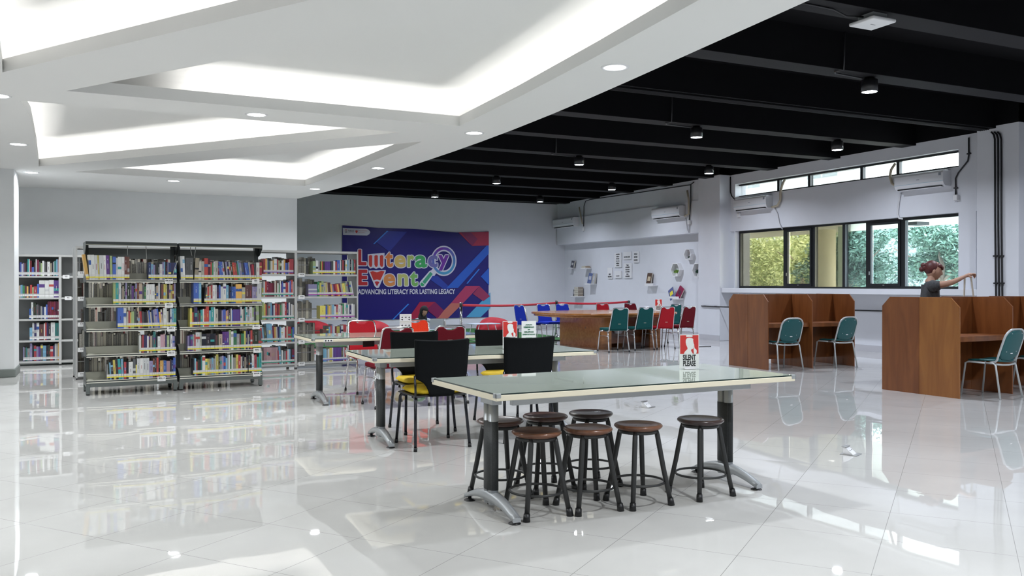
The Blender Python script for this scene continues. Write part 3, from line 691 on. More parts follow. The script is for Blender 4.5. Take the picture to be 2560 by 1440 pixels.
# ================================================================= OVAL CONFERENCE TABLE
OW = wood('oval_table_wood', (.30,.11,.024), (.46,.19,.055), (1.5, 6, 6), .22, .5); OWD = wood('oval_table_dark', (.11,.035,.012), (.17,.06,.022), (1.5, 6, 6), .25, .4)
r = thing('conference_table', 'large oval ended wooden meeting table inside the red tape', 'table', (9.98, 16.4, 0), 0)
def oval(a, b, e, n=48): return [(math.copysign(abs(math.cos(2*PI*k/n))**e, math.cos(2*PI*k/n))*a, math.copysign(abs(math.sin(2*PI*k/n))**(e*1.0), math.sin(2*PI*k/n))*b) for k in range(n)]
P = oval(1.50, 1.22, .62)
mb = MB().use(OW); mb.prism([(x*.97, y*.96) for x, y in P], .66, .70, smooth=False); mb.prism(P, .70, .745); mb.build('tabletop', parent=r, bevel=.012)
mb = MB().use(OW); mb.box(-.60,-.56,-.86,.86,0,.66); mb.box(-.60,-.36,-.90,-.86,0,.66); mb.box(-.60,-.36,.86,.90,0,.66); mb.build('end_panel', parent=r)
mb = MB().use(OW); mb.box(.82,.86,-.86,.86,0,.66); mb.box(.60,.86,-.90,-.86,0,.66); mb.box(.60,.86,.86,.90,0,.66); mb.build('end_panel', parent=r)
mb = MB().use(OWD); mb.box(-.36,.60,-.60,-.57,.09,.66); mb.build('modesty_panel', parent=r)
mb = MB().use(OWD); mb.box(-.36,.60,.57,.60,.09,.66); mb.build('modesty_panel', parent=r)
mb = MB().use(mat('keyhole', (.02,.015,.01), .4)); mb.lathe([(.02,0),(0,-.01)], (0,0,0), 10, T(-.605, -.25, .42) @ Matrix.Rotation(-PI/2, 4, 'Y')); mb.build('lock', parent=r)
mb = MB().use(PAPER); mb.box(0,.16,0,.10,0,.02); tag(mb.build('tissue_box', loc=(9.72, 15.62, .747), rz=.2), 'small white tissue box on the oval wooden table', 'box')
for (x, y), lb in (((9.95, 15.78),'crumpled translucent bag hanging under the oval table between the teal chairs'), ((10.95, 15.80),'crumpled translucent bag hanging under the oval table behind the bright red chair')):
    mb = MB().use(mat('plastic_bag', (.55,.55,.58), .3)); q = random.Random(int(x*10)); g = []
    for i in range(9):
        t = i/8; rr = .02+.10*math.sin(t*PI*.85)**.8; g.append([(rr*math.cos(2*PI*k/12)*(1+q.uniform(-.25,.25)), rr*.7*math.sin(2*PI*k/12)*(1+q.uniform(-.25,.25)), -.36*t) for k in range(12)])
    for row in g: row.append(row[0])
    mb.sheet(g); tag(mb.build('plastic_bag', loc=(x, y, .66)), lb, 'bag', 'translucent bags under the oval table')

# ================================================================= CARRELS AND TEAL CHAIRS
CW = wood('carrel_wood', (.165,.050,.013), (.235,.080,.022), (5, 5, .7), .38, .15); CWL = wood('carrel_wood_light', (.24,.085,.018), (.33,.13,.03), (5, 5, .7), .35, .2)
def side_panel(mb, x0, x1, ya, yb, H=1.18, c=.115, ca=True, cb=True):
    pts = [(ya, 0), (yb, 0), (yb, H-(c if cb else 0))] + ([(yb-c, H)] if cb else []) + ([(ya+c, H)] if ca else []) + [(ya, H-(c if ca else 0))]
    a = [mb.v(x0, y, z) for y, z in pts]; b = [mb.v(x1, y, z) for y, z in pts]; n = len(pts)
    mb.face(a[::-1]); mb.face(b)
    for i in range(n): mb.face([a[i], a[(i+1)%n], b[(i+1)%n], b[i]])
def carrel(label, x, y, rz, nb, wu, D, first_light=False, rear=True):
    r = thing('study_carrel', label, 'study carrel', (x, y, 0), rz, 'wooden double sided study carrels')
    for k in range(nb+1):
        mb = MB().use(CWL if (first_light and k == 0) else CW); side_panel(mb, k*wu-.009, k*wu+.009, 0, D/2, cb=False); mb.build('side_panel', parent=r, bevel=.0015)
        mb = MB().use(CW); side_panel(mb, k*wu-.0115, k*wu+.0065, D/2+.001, D, ca=False); mb.build('side_panel', parent=r, bevel=.0015)
    for k in range(nb):
        a, b = k*wu+.01, (k+1)*wu-.013
        mb = MB().use(CW); mb.box(a, b, D/2-.01, D/2+.01, .12, 1.18); mb.build('back_panel', parent=r)
        for s_, (ya, yb) in enumerate(((.06, D/2-.012), (D/2+.012, D-.06))):
            mb = MB().use(CW); mb.box(a, b, ya, yb, .70, .72); yy = ya if s_ == 0 else yb-.018; mb.box(a, b, yy, yy+.018, .655, .70); mb.build('desk', parent=r, bevel=.002)
    return r
carrel('wooden study carrel with two bays standing before the amber tinted windows', 9.44, 10.60, -.04, 2, .875, .98)
carrel('wooden study carrel nearest the camera whose end panel is partly lighter orange', 9.08, 6.97, .045, 3, 1.0, 1.07, True)
TEALF = mat('teal_plastic', (.005,.085,.090), .5, noise=.05, nscale=30); LGT = mat('light_grey_tube', (.50,.52,.52), .35, .3)
def round_chair(label, x, y, rz):
    r = thing('rounded_chair', label, 'chair', (x, y, 0), rz, 'teal chairs with rounded backs at the carrels')
    mb = MB().use(TEALF); g = []
    for i in range(9):
        v_ = -1+2*i/8; row = []
        for j in range(9):
            u = -1+2*j/8; hw = .205*(1-.18*abs(v_)**3); row.append((u*hw, v_*.20*(1-.1*abs(u)**3), .435+.012*u*u-(.018*max(0,v_)**2)))
        g.append(row)
    mb.sheet(g); mb.build('seat', parent=r, solid=.022)
    def bk(z): return -.19-.11*(z-.47)/.33
    mb = MB().use(TEALF); g = []
    zs = [.445,.46,.48,.52,.58,.64,.70,.74,.77,.79,.80]
    for z in zs:
        t = (z-.445)/.355; 
        hw = .185*(1 if t < .7 else math.sqrt(max(0.02, 1-((t-.7)/.32)**2))) 
        if t < .15: hw = .185*(.35+.65*(t/.15)**.6)
        g.append([(u/6*hw, bk(z)-.022*(1-(u/6)**2), z) for u in range(-6, 7)])
    mb.sheet(g); bo = mb.build('backrest', parent=r, solid=.014)
    mb = MB().use(WHITE); mb.box(-.022,.022,bk(.53)-.036,bk(.53)-.032,.524,.534)
    for sx in (-1,1):
        mb.box(sx*.10-.003,sx*.10+.003,bk(.545)-.031,bk(.545)-.025,.547,.553); mb.box(sx*.10-.003,sx*.10+.003,bk(.765)-.026,bk(.765)-.018,.762,.768)
    mb.build('plate', parent=bo)
    loop = [(-.185, -.10, .425), (-.195,-.165,.43), (-.197, bk(.46), .455), (-.198, bk(.52), .52), (-.198, bk(.62), .62), (-.196, bk(.68), .68)]
    for k in range(1, 9): a = PI-PI/2*k/8; loop.append((-.075+.121*math.cos(a), bk(.70+.11*math.sin(a)), .70+.112*math.sin(a)))
    loop = loop + [(-p[0], p[1], p[2]) for p in loop[::-1]]
    mb = MB().use(LGT); mb.tube(loop, .0125, 10); mb.build('back_frame', parent=r)
    mb = MB().use(LGT); mb.tube([(-.20,-.17,.405),(-.13,-.205,.398),(0,-.215,.395),(.13,-.205,.398),(.20,-.17,.405)], .011, 8); mb.build('seat_rail', parent=r)
    for sx in (-1, 1):
        mb = MB().use(LGT); mb.tube([(sx*.20,-.05,.412),(sx*.203,.15,.415),(sx*.205,.19,.40),(sx*.225,.235,.0)], .0115, 10); mb.build('leg', parent=r)
        mb = MB().use(LGT); mb.tube([(sx*.20,-.05,.412),(sx*.203,-.15,.412),(sx*.206,-.175,.39),(sx*.23,-.245,.0)], .0115, 10); mb.build('leg', parent=r)
    return r
round_chair('teal chair with rounded back in the first bay of the farther carrel', 9.72, 10.62, -.10)
round_chair('teal chair with rounded back in the second bay of the farther carrel', 10.88, 10.64, .02)
round_chair('teal chair with rounded back at the first bay of the near carrel', 9.62, 6.97, .10)
round_chair('teal chair cut by the photo border at the near carrel', 10.62, 7.02, .06)

# ================================================================= BOOKCASES AND BOOKS
EDGEL = mat('shelf_edge_cream', (.62,.61,.53), .4); KHAKI = mat('khaki_shelf', (.36,.36,.30), .45); RDARK = mat('bookcase_charcoal', (.035,.042,.042), .42, .1); RMID = mat('bookcase_grey_green', (.115,.13,.125), .42, .1)
LTM = mat('bookcase_light_grey', (.50,.50,.49), .42, .1); LTD = mat('bookcase_back_grey', (.30,.31,.31), .5)
def shelf_tag(parent, x, y, z, txt, w=.095):
    mb = MB().use(PAPER); mb.box(x-w/2, x+w/2, y-.004, y-.001, z-.035, z+.025); o = mb.build('shelf_label', parent=parent)
    mb = MB(); text_into(mb, txt, .026, T(x, y-.0048, z+.003) @ FACE_CAM, INK, .0003, .0008); mb.use(mat('fine_print', (.45,.45,.45), .6)); mb.box(x-.02, x+.02, y-.0052, y-.0044, z-.022, z-.019); mb.build('lettering', parent=o)
DZ = [1.392, 1.090, .794, .487, .176]
def dark_bookcase(label, org, rz, L, tags):
    r = thing('library_bookcase', label, 'bookcase', (org[0], org[1], 0), rz, 'dark two sided bookcases'); D = .50
    for x in (0.0, L-.045):
        mb = MB().use(RDARK); mb.box(x, x+.045, D/2-.02, D/2+.02, .12, 1.82); mb.build('upright', parent=r)
        for y in (0.0, D-.045):
            mb = MB().use(RMID); mb.box(x, x+.045, y, y+.045, .012, .16); lo = mb.build('leg', parent=r, bevel=.003)
            mb = MB().use(BLKPL); mb.lathe([(0,0),(.022,0),(.018,.012),(0,.012)], (x+.022, y+.022, 0), 14); mb.build('glide', parent=lo)
        mb = MB().use(RMID); mb.box(x, x+.045, .045, D-.045, .10, .16); mb.build('base_rail', parent=r)
    for y in (0.0, D-.03):
        mb = MB().use(RMID); mb.box(.045, L-.045, y, y+.03, .095, .155); mb.build('base_rail', parent=r)
    for i, z in enumerate(DZ):
        for y0, y1, fr in ((.0, .235, 0), (.265, .50, 1)):
            mb = MB().use(KHAKI); mb.box(.006, L-.006, y0, y1, z-.012, z); 
            yf = y0 if not fr else y1; s_ = -1 if not fr else 1
            mb.use(RDARK); mb.box(.006, L-.006, min(yf, yf+s_*.004), max(yf, yf+s_*.004), z-.020, z-.008); mb.use(EDGEL); mb.box(.006, L-.006, min(yf, yf+s_*.006), max(yf, yf+s_*.006), z-.006, z+.002); mb.box(.006, L-.006, min(yf, yf+s_*.006), max(yf, yf+s_*.006), z-.032, z-.020)
            so = mb.build('shelf', parent=r)
            mb = MB().use(KHAKI); yb = y1-.006 if not fr else y0; mb.box(.008, L-.008, yb, yb+.006, z, z+.085); mb.build('back_stop', parent=so)
            mb = MB().use(RDARK)
            for x in (.0, L-.004):
                ya, yb2 = (y0+.03, y1) if not fr else (y0, y1-.03)
                pts = [(y0 if not fr else y1, z-.03), (yb2 if not fr else ya, z-.03), (yb2 if not fr else ya, z+.10), ((y0+.10) if not fr else (y1-.10), z+.07), (y0 if not fr else y1, z+.0)]
                a = [mb.v(x, p[0], p[1]) for p in pts]; b = [mb.v(x+.004, p[0], p[1]) for p in pts]; mb.face(a); mb.face(b[::-1])
                for q in range(5): mb.face([a[q], b[q], b[(q+1)%5], a[(q+1)%5]])
            mb.build('bracket', parent=so)
    mb = MB().use(RDARK)
    mb.box(0, L, .0, D, 1.83, 1.855); mb.box(0, L, -.002, .02, 1.815, 1.845); mb.use(KHAKI); mb.box(0, L, -.006, .0, 1.812, 1.819); mb.use(RDARK)
    for x in (0, L-.004):
        for sg in (0, 1):
            pts = [(.0, 1.83), (.0, 1.80), (.13, 1.72), (.25, 1.70), (.25, 1.83)] if not sg else [(.5, 1.83), (.5, 1.80), (.37, 1.72), (.25, 1.70), (.25, 1.83)]
            a = [mb.v(x, p[0], p[1]) for p in pts]; b = [mb.v(x+.004, p[0], p[1]) for p in pts]; mb.face(a); mb.face(b[::-1])
            for q in range(5): mb.face([a[q], b[q], b[(q+1)%5], a[(q+1)%5]])
    mb.build('canopy', parent=r)
    mb = MB().use(RMID); mb.box(.045, L-.045, D/2-.005, D/2+.005, 1.655, 1.785); mb.build('back_panel', parent=r)
    for (i, fx, tx) in tags: shelf_tag(r, fx*L, -.007, DZ[i]-.012, tx)
    return r
ang = math.radians(4.1); DO1 = Vector((-.14, 11.66, 0)); UX = Vector((math.cos(ang), math.sin(ang), 0)); UY = Vector((-math.sin(ang), math.cos(ang), 0)); LD = 1.035
DO2 = DO1 + UX*(LD+.025)
dark_bookcase('dark grey bookcase on short legs, the left one of the front pair', DO1, ang, LD, [(0,.905,'006.678'),(1,.905,'005.3'),(2,.93,'005.3'),(3,.93,'005.12'),(4,.82,'005.13')])
dark_bookcase('dark grey bookcase on short legs, the right one of the front pair', DO2, ang, LD, [(0,.915,'003'),(2,.92,'004.6'),(3,.93,'004.6'),(4,.925,'004.68')])
WZ = [1.50, 1.145, .785, .43, .085]
def light_bookcase(label, org, rz, L, D, tags, zs, top, double, back=False):
    r = thing('library_bookcase', label, 'bookcase', (org[0], org[1], 0), rz, 'light grey bookcases behind')
    for x in (0, L-.02):
        mb = MB().use(LTM); mb.box(x, x+.02, 0, .03, .02, top); mb.box(x, x+.02, D-.03, D, .02, top); mb.use(LTD if not back else LTM); mb.box(x+.006, x+.014, .03, D-.03, .05, top); mb.build('side_panel', parent=r)
        for y in (.02, D-.02):
            m2 = MB().use(BLKPL); m2.box(x, x+.02, y-.015, y+.015, 0, .02); m2.build('foot', parent=r)
    mb = MB().use(LTM); mb.box(.02, L-.02, 0, .02, top-.035, top); mb.box(.02, L-.02, D-.02, D, top-.035, top); mb.use(LTD); mb.box(.02, L-.02, .02, D-.02, top-.012, top-.006); mb.build('top_frame', parent=r)
    mb = MB().use(LTD); mb.box(.02, L-.02, .01, .03, .03, .075); mb.build('kick_rail', parent=r)
    for z in zs:
        mb = MB().use(LTM); mb.box(.02, L-.02, 0, D, z-.028, z); so = mb.build('shelf', parent=r, bevel=.002)
        if double:
            mb = MB().use(STEEL); mb.box(.02, L-.02, D/2-.004, D/2+.004, z+.145, z+.16); mb.build('divider_bar', parent=so)
    if back: mb = MB().use(LTD); mb.box(.02, L-.02, D-.012, D-.004, .05, top-.01); mb.build('back_panel', parent=r)
    for (i, x, tx) in tags: shelf_tag(r, x, -.002, zs[i]-.006, tx, .10)
    return r
a2 = math.radians(6.0); RO = Vector((-.29, 13.66, 0)); U2 = Vector((math.cos(a2), math.sin(a2), 0)); LW = 1.045
light_bookcase('light grey bookcase end standing just behind the left dark bookcase, number cards on its shelves', RO, a2, LW, .46, [(i,.075,'515') for i in range(5)], WZ, 1.875, True)
light_bookcase('light grey bookcase mostly hidden behind the two dark bookcases', RO+U2*LW, a2, LW, .46, [], WZ, 1.875, True)
light_bookcase('light grey bookcase just right of the dark pair, full of books with green label strips', RO+U2*2*LW, a2, LW, .46, [], WZ, 1.875, True)
light_bookcase('light grey bookcase ending in front of the blue banner', RO+U2*3*LW, a2, LW, .46, [(0,.09,'150.78'),(1,.09,'153.8'),(2,.09,'155.6'),(3,.09,'158'),(4,.09,'297.27')], WZ, 1.875, True)
CZ = [1.476, 1.12, .766, .415, .075]; BO = Vector((-1.62, 16.32, 0))
light_bookcase('pale bookcase against the back wall beside the pillar, with binders and red volumes', BO, 0, 1.04, .36, [], CZ, 1.83, False, True)
light_bookcase('pale almost empty bookcase against the back wall left of the dark pair', BO+Vector((1.04,0,0)), 0, 1.04, .36, [(0,.09,'410'),(1,.12,'412')], CZ, 1.83, False, True)

BCOL = {'w':(.74,.75,.74),'o':(.62,.58,.48),'k':(.025,.025,.03),'g':(.11,.115,.12),'G':(.38,.40,.41),'r':(.48,.035,.035),'m':(.17,.015,.03),'b':(.02,.10,.45),'n':(.02,.03,.14),'c':(.14,.42,.66),
 't':(.01,.30,.30),'e':(.04,.30,.12),'l':(.38,.52,.20),'y':(.72,.62,.04),'a':(.75,.38,.03),'p':(.10,.04,.28),'v':(.30,.27,.50),'s':(.16,.06,.04),'i':(.66,.36,.42),'d':(.45,.36,.24)}
BNAME = {'w':'white','o':'cream','k':'black','g':'dark grey','G':'light grey','r':'red','m':'maroon','b':'blue','n':'navy','c':'light blue','t':'teal','e':'green','l':'pale green','y':'yellow','a':'orange','p':'purple','v':'lavender','s':'brown','i':'pink','d':'tan'}
def bmat(k, j):
    q = random.Random(ord(k)*7+j); c = BCOL[k]; g_ = sum(c)/3; c = tuple(x*.80+g_*.20 for x in c); f = 1+q.uniform(-.45, .05)
    return mat('book_%s_%d' % (BNAME[k].replace(' ', '_'), j), tuple(min(1, max(.008, x*f+q.uniform(-.012, .012))) for x in c), .42)
STRIPE = {'y':mat('label_yellow', (.74,.64,.05), .5), 'p':mat('label_violet', (.16,.08,.40), .5), 'g':mat('label_green', (.02,.30,.20), .5), 'm':mat('label_magenta', (.36,.05,.36), .5), 'n':mat('label_blue', (.10,.10,.45), .5), 'w':PAPER}
LAB = mat('spine_label', (.56,.56,.56), .55); PAGE = mat('book_pages', (.60,.57,.48), .8, noise=.15, nscale=300); PAGEG = mat('book_pages_grey', (.30,.29,.26), .85, noise=.3, nscale=120)
def book_into(mb, k, j, w, h, d, stripe, mt, q, plain=False):
    c = bmat(k, j); t = min(.0025, w*.15); mb.use(c)
    mb.box(0, t, 0, d, 0, h, mt); mb.box(w-t, w, 0, d, 0, h, mt); mb.box(t, w-t, 0, t, 0, h, mt)
    mb.use(PAGE); mb.box(t, w-t, t, d-.004, .003, h-.004, mt)
    if stripe:
        mb.use(LAB); mb.box(.0003, w-.0003, -.0008, 0, .036, .064, mt); mb.use(STRIPE[stripe]); mb.box(.0003, w-.0003, -.0009, 0, .022, .037, mt)
    u = q.random()
    if w > .012 and u < .75 and not plain:
        ck = q.choice('wkyr') if k not in 'wo' else q.choice('kgnr'); m2 = bmat(ck, 0) if ck != k else LAB; mb.use(m2)
        cx = w*.5; tw = min(w*.28, .008); z0, z1 = h*q.uniform(.38,.5), h*q.uniform(.75,.9)
        mb.box(cx-tw*.30, cx+tw*.30, -.0006, 0, z0, z0+(z1-z0)*q.uniform(.5,.75), mt)
        if q.random() < .6: mb.box(cx-tw*.22, cx+tw*.22, -.0006, 0, z1-h*.05, z1, mt)
    if u > .62 and not plain:
        mb.use(bmat(q.choice('wrybckptG'), 1)); z0 = h*q.uniform(.3,.75); mb.box(.0004, w-.0004, -.0005, 0, z0, z0+h*q.uniform(.06,.2), mt)
ORD = ['first','second','third','fourth','fifth','sixth','seventh','eighth','ninth','tenth','eleventh','twelfth','thirteenth','fourteenth','fifteenth','sixteenth','seventeenth','eighteenth','nineteenth']
def ordn(n):
    if n < 19: return ORD[n]
    n += 1; tens = {2:'twent',3:'thirt',4:'fort'}[n//10]; return tens+'ieth' if n % 10 == 0 else tens+'y-'+ORD[n%10-1]
ALLB = []
def row(case, shelf, org, ux, uy, z, px0, px1, py, spec, stripe, dy=.012, depth=.17, hs=1.0):
    def u_of(px): return (atp(px, py, org+uy*dy, uy)-org).dot(ux)
    u0, u1 = u_of(px0), u_of(px1); toks = spec.split(); ws = []
    for t in toks: ws.append(float(t[1:]) if t[0] == '|' else float(t[1:].split('/')[0]))
    sc = (u1-u0)/sum(ws); u = u0; idx = 0
    P = atp((px0+px1)/2, py, org+uy*dy, uy); dist = (P-EYE).dot(FW); s = dist/FPX
    for t, wpx in zip(toks, ws):
        w = wpx*sc
        if t[0] == '|': u += w; continue
        f = t[1:].split('/'); h = float(f[1])*s*hs; lean = float(f[2])*s if len(f) > 2 else 0
        ALLB.append(dict(k=t[0], w=w*.97, h=h, lean=lean, pos=org+ux*u+uy*dy+Vector((0,0,z+.001)), rz=math.atan2(ux.y, ux.x), stripe=stripe, d=depth*(1 if h > .2 else .85), area=(w/s)*(h/s), case=case, shelf=shelf, idx=idx)); idx += 1; u += w
SN = ['top shelf','second shelf','third shelf','fourth shelf','bottom shelf']
L_ = [(216,442,696,'a7/62/-9 w6/61/-3 w8/61/-3 w7/60/-3 y3/60/-3 w10/60/-2 w6/60/-2 p8/60/-2 l6/59/-1 b8/57 w4/54 w9/57 w7/57 s7/58 s5/57 |46 n6/44 c6/40 v4/38 k4/42 k3/44 k4/44 w7/40 v4/45 c3/46 k6/46 v2/46 n7/44 n7/44 n7/44'),
 (283,439,757,'l6/58 t7/56 w6/54 g3/40 d3/45 k4/48 v4/54 k7/54 g4/50 p5/46 k4/46 v4/52 s5/54 d8/52 g4/48 e5/44 w8/50 w5/50 w8/50 g4/44 d5/46 w4/54 k3/54 s6/50 y5/50 y4/56 k5/48 d4/50 y4/48 s4/50 v4/52'),
 (294,441,818,'b15/52 w7/51/-1 o4/42 r4/44 a3/40 l3/42 l4/42 g5/42 k5/42 d5/50/-3 r5/42/-2 g3/42 k3/40 k3/40 k3/40 k3/40 o3/42/-3 b4/44/-4 o4/40/-4 n4/44/-4 v5/46/-4 v5/48/-5 b4/48/-5 a4/40/-3 o4/46/-3 w9/50 o4/42 k4/44 w4/48 c5/48 t7/48'),
 (348.4,440,878,'w4/44 s3/42 r4/44 n4/44 n4/44 w4/42 s4/46 d4/42 g4/44 t6/52/-1 k4/44 w7/40 i4/44 i4/44 i4/46 n4/42 l6/42 g3/44 w5/44 v6/40 k3/40'),
 (267,439,942,'G4/38 k4/40/-2 c4/42/-2 k6/46/-3 y6/48/-3 k6/50/-3 t7/50/-3 c6/50/-2 r6/42 k2/42 k2/42 k2/42 w11/42 g7/48 y3/34 w8/50 w8/50 w8/50 w8/50 v9/42 s5/48 k5/50 r5/50 k4/48 a6/42 a3/42 b8/42 i3/40 i3/40 i3/40 k4/44 n5/42 b6/48')]
R_ = [(452.6,654.7,695,'w5/58/-2 w5/58/-2 g9/54 g10/54 |2 d10/54/3 o7/46 o7/46 r9/54 m6/52 r3/44 e4/42 w4/46 o7/48 m4/44 b5/46/-3 b5/46/-3 w4/46/-5 k4/42/-4 v4/46/-5 n4/46/-5 G4/46/-5 k5/44/-5 r6/44/-5 r4/44/-5 e4/42/-5 c3/48/-6 v5/44/-5 g5/42/-5 n4/42/-5 b4/44/-6 b5/44/-6 G4/46/-5 m4/40/-3 r4/40/-3 g4/42/-2 w8/45 r6/46'),
 (484,654,754,'b12/54 c6/54 |6 k4/40/3 G4/48 r4/42 d4/44 r4/46 w6/46 w4/46 n5/42 b4/46 w6/42 w7/50 c6/46 k3/44 n4/42 b5/42 b5/42 a15/48 o8/40 s9/46 s8/46 v4/42 v4/42 v4/42 w11/52'),
 (475,649,814,'y6/46 r3/36 k3/48 n7/48 g5/40 m3/34 t6/42 w3/44 r5/44 r8/50 c5/40 t8/48 w3/48 o8/44 k3/42 k3/42 k3/42 v3/40 b8/42 a2/38 i5/40 k6/42 w3/44 b3/40 p4/42 p4/42 p4/42 p4/42 p4/42 w4/48 o4/42 g4/44 t3/48 w4/48 G5/42 w8/48 l4/46 g4/48 k3/44 l9/52/-2'),
 (469,654,872,'v4/38 n3/40 p5/40 G4/42 r3/40 w10/46 o4/46 k11/42 k10/42 k10/42 k3/42 s4/38 k3/38 d9/40 p5/46 p5/46 p6/46 l5/50 w6/46 e8/48 G7/40 m3/38 e3/40 e3/40 e3/40 y3/46 n5/46 o3/38 n4/46 r5/48 k6/48 k6/48 k3/50 g8/46'),
 (483,654,932,'k3/40 c4/42 r3/34 k4/38 k4/38 t3/46 w7/48 y5/40 y5/40 G5/40 c4/42 G4/40 o2/46 y6/50 g4/44 G4/44 v4/46 b5/44 c4/40 G3/48 w3/48 e4/44 w3/48 G4/40 d4/40 y5/48 r6/46 o4/42 k5/44 d4/40 k4/44 |2 g4/44 k4/42 w5/48 i2/44 r5/46 t3/40 e3/40 t6/50')]
for i, (a, b, py, sp) in enumerate(L_): row('left dark bookcase', i, DO1, UX, UY, DZ[i], a, b, py, sp, 'y')
for i, (a, b, py, sp) in enumerate(R_): row('right dark bookcase', i, DO2, UX, UY, DZ[i], a, b, py, sp, 'y')
UY2 = Vector((-U2.y, U2.x, 0)); OA = RO+U2*2*LW; OB = RO+U2*3*LW
A_ = [(659,734,684,'r5/38 a4/38 G3/34 n3/34 e3/32 o3/32 w3/32 a4/34 w8/38 r4/36 l4/34 k5/38 w3/34 w3/36 a4/36 b3/28 b3/28 n3/28 w2/30 r3/38 r3/38 r3/38 r3/38','p'),
 (655,734,737,'y4/22 w4/38 r4/38 m5/38 m3/34 m3/34 m3/34 m3/34 m3/34 o4/40 s3/40 w4/34 e3/30 w3/40 p3/32 b3/38 w6/34 r3/36 r4/34 w3/36 b4/40 r5/42 w2/38','g'),
 (655,735,795,'l5/44 y4/40 r3/38 g4/40 G5/42 c4/42 n4/34 w4/36 r6/40 m3/36 r3/38 e5/36 o4/40 w4/40 r5/44 n5/40 w4/42 g3/36 w3/38 o4/36','g'),
 (653,735,853,'r4/36/-3 c4/38/-3 g7/38/-3 c5/46/-3 c5/46/-3 c4/46/-3 m4/40/-2 a4/38/-2 o4/38/-2 n4/38/-2 c4/38 w5/36 w4/38 r4/36 d4/40 r8/38 e3/32 b4/36','g'),
 (653,736,909,'o3/34 k3/34 i4/42 i4/42 i4/42 i4/42 i4/42 i4/42 i4/42 i4/42 i4/42 r4/34/-2 c5/44/-3 w4/34 g3/30 G4/32 r4/32 w4/36 c4/36 k4/36 m6/36','g')]
for i, (a, b, py, sp, st) in enumerate(A_): row('pale bookcase right of dark pair', i, OA, U2, UY2, WZ[i], a, b, py, sp, st, .02)
B_ = [(782,889,685,'l8/32 w6/34 G4/32 k3/32 y3/32 r3/32 k4/32 p5/32 p5/32 p4/32 n4/32 g5/32 w5/34 r5/32 b8/36 w2/36 g4/34 r4/36 k4/34 w5/36 c4/36 w3/38 k5/38 w2/38 t4/36 r5/38','y'),
 (771,885,739,'v20/30 e5/36 y4/34 l5/38 o5/34 y3/34/-1 d3/36/-2 s7/34/-3 a4/30/-4 v3/30/-4 m5/30/-5 r4/30/-5 a4/30/-5 m4/32/-5 o4/32/-5 y6/32/-5 l3/34/-5 G4/38/-6 n4/36/-6 l4/38/-7 w3/38/-7','m'),
 (800,887,793,'y13/32 b4/32 y3/34 a4/32 o4/34 c5/34 w4/30 r5/34 w6/34 i4/32 e4/36 w4/38 G5/38 w3/34 n5/32 w4/36 w4/34','m'),
 (807,891,848,'s8/28 g5/36 c4/34 r3/36 v3/40 w4/36 m4/34 y7/34 n3/34 w5/36 r7/38 w5/34 w3/36 k3/36 G5/36 c4/34 r3/28','m'),
 (800,891,903,'t4/30 k4/30 c4/32 c4/32 G3/30 w4/32 y3/34 y4/34 w2/34 p4/34 p4/34 p4/34 p4/34 p4/34 g5/34 w3/34 r4/34 w3/32 v4/32 m3/32 y4/34 k4/30 l4/30 w4/32','n')]
for i, (a, b, py, sp, st) in enumerate(B_): row('pale bookcase before the banner', i, OB, U2, UY2, WZ[i], a, b, py, sp, st, .02)
UXA = Vector((1,0,0)); UYA = Vector((0,1,0))
C_ = [(47,148,688,'n4/34 b3/34 w3/30 v4/32 s4/32 k4/36 t4/42 w2/42 m5/38 b6/22 k4/34 w3/42 m6/40 g4/36 l4/32 w5/38 g4/36 k4/34 w7/36 d5/32 k4/34 w2/36 t5/38 c4/42 i4/42','w'),
 (46,148,741,'d5/30 c5/32 e5/30 s5/30 a4/28 k4/28 r5/32 l4/26 r8/28 b5/34 w14/43 w10/43 w12/44 p13/43','w'),
 (73,149,794,'b5/26 w5/42 k7/40 g6/36 k5/34 G4/32 n5/30 w4/30 b4/36 m5/44 m5/44 m5/44 m5/44 m5/44 m5/44','w'),
 (74,149,846,'c7/32 w5/44 n6/42 w7/44 s12/40 w3/42 r4/44 n4/44 k7/42 w11/44 t12/43','w'),
 (58,150,897,'v3/36 g4/34 t3/34 G6/32 v6/44 k4/40 r6/38 v5/36 p5/36 g6/42 c8/38 k5/38 k5/40 r7/36 n4/38 w4/42 o4/42 a5/44','w')]
for i, (a, b, py, sp, st) in enumerate(C_): row('back wall bookcase by the pillar', i, BO, UXA, UYA, CZ[i], a, b, py, sp, st, .04, .2)
order = sorted(range(len(ALLB)), key=lambda i: -ALLB[i]['area']); keep = set(order[:298])
rest = MB(); q = random.Random(5)
def lean_mt(B):
    a = math.atan2(B['lean'], B['h'])
    if a < 0: return Matrix.Rotation(a, 4, 'Y')
    if a > 0: return T(B['w'], 0, 0) @ Matrix.Rotation(a, 4, 'Y') @ T(-B['w'], 0, 0)
    return Matrix.Identity(4)
for i, B in enumerate(ALLB):
    j = q.randrange(3)
    if i in keep:
        mb = MB(); book_into(mb, B['k'], j, B['w'], B['h'], B['d'], B['stripe'], lean_mt(B), q)
        o = mb.build('book', loc=B['pos'], rz=B['rz'])
        tag(o, '%s%s book, %s from left, %s, %s' % ('thick ' if B['w'] > .06 else '', BNAME[B['k']], ordn(B['idx']), SN[B['shelf']], B['case']), 'book', 'books on the %s of the %s' % (SN[B['shelf']], B['case']))
    else:
        mt = Matrix.Translation(B['pos']) @ Matrix.Rotation(B['rz'], 4, 'Z') @ lean_mt(B); book_into(rest, B['k'], j, B['w'], B['h'], B['d'], B['stripe'], mt, q, plain=True)
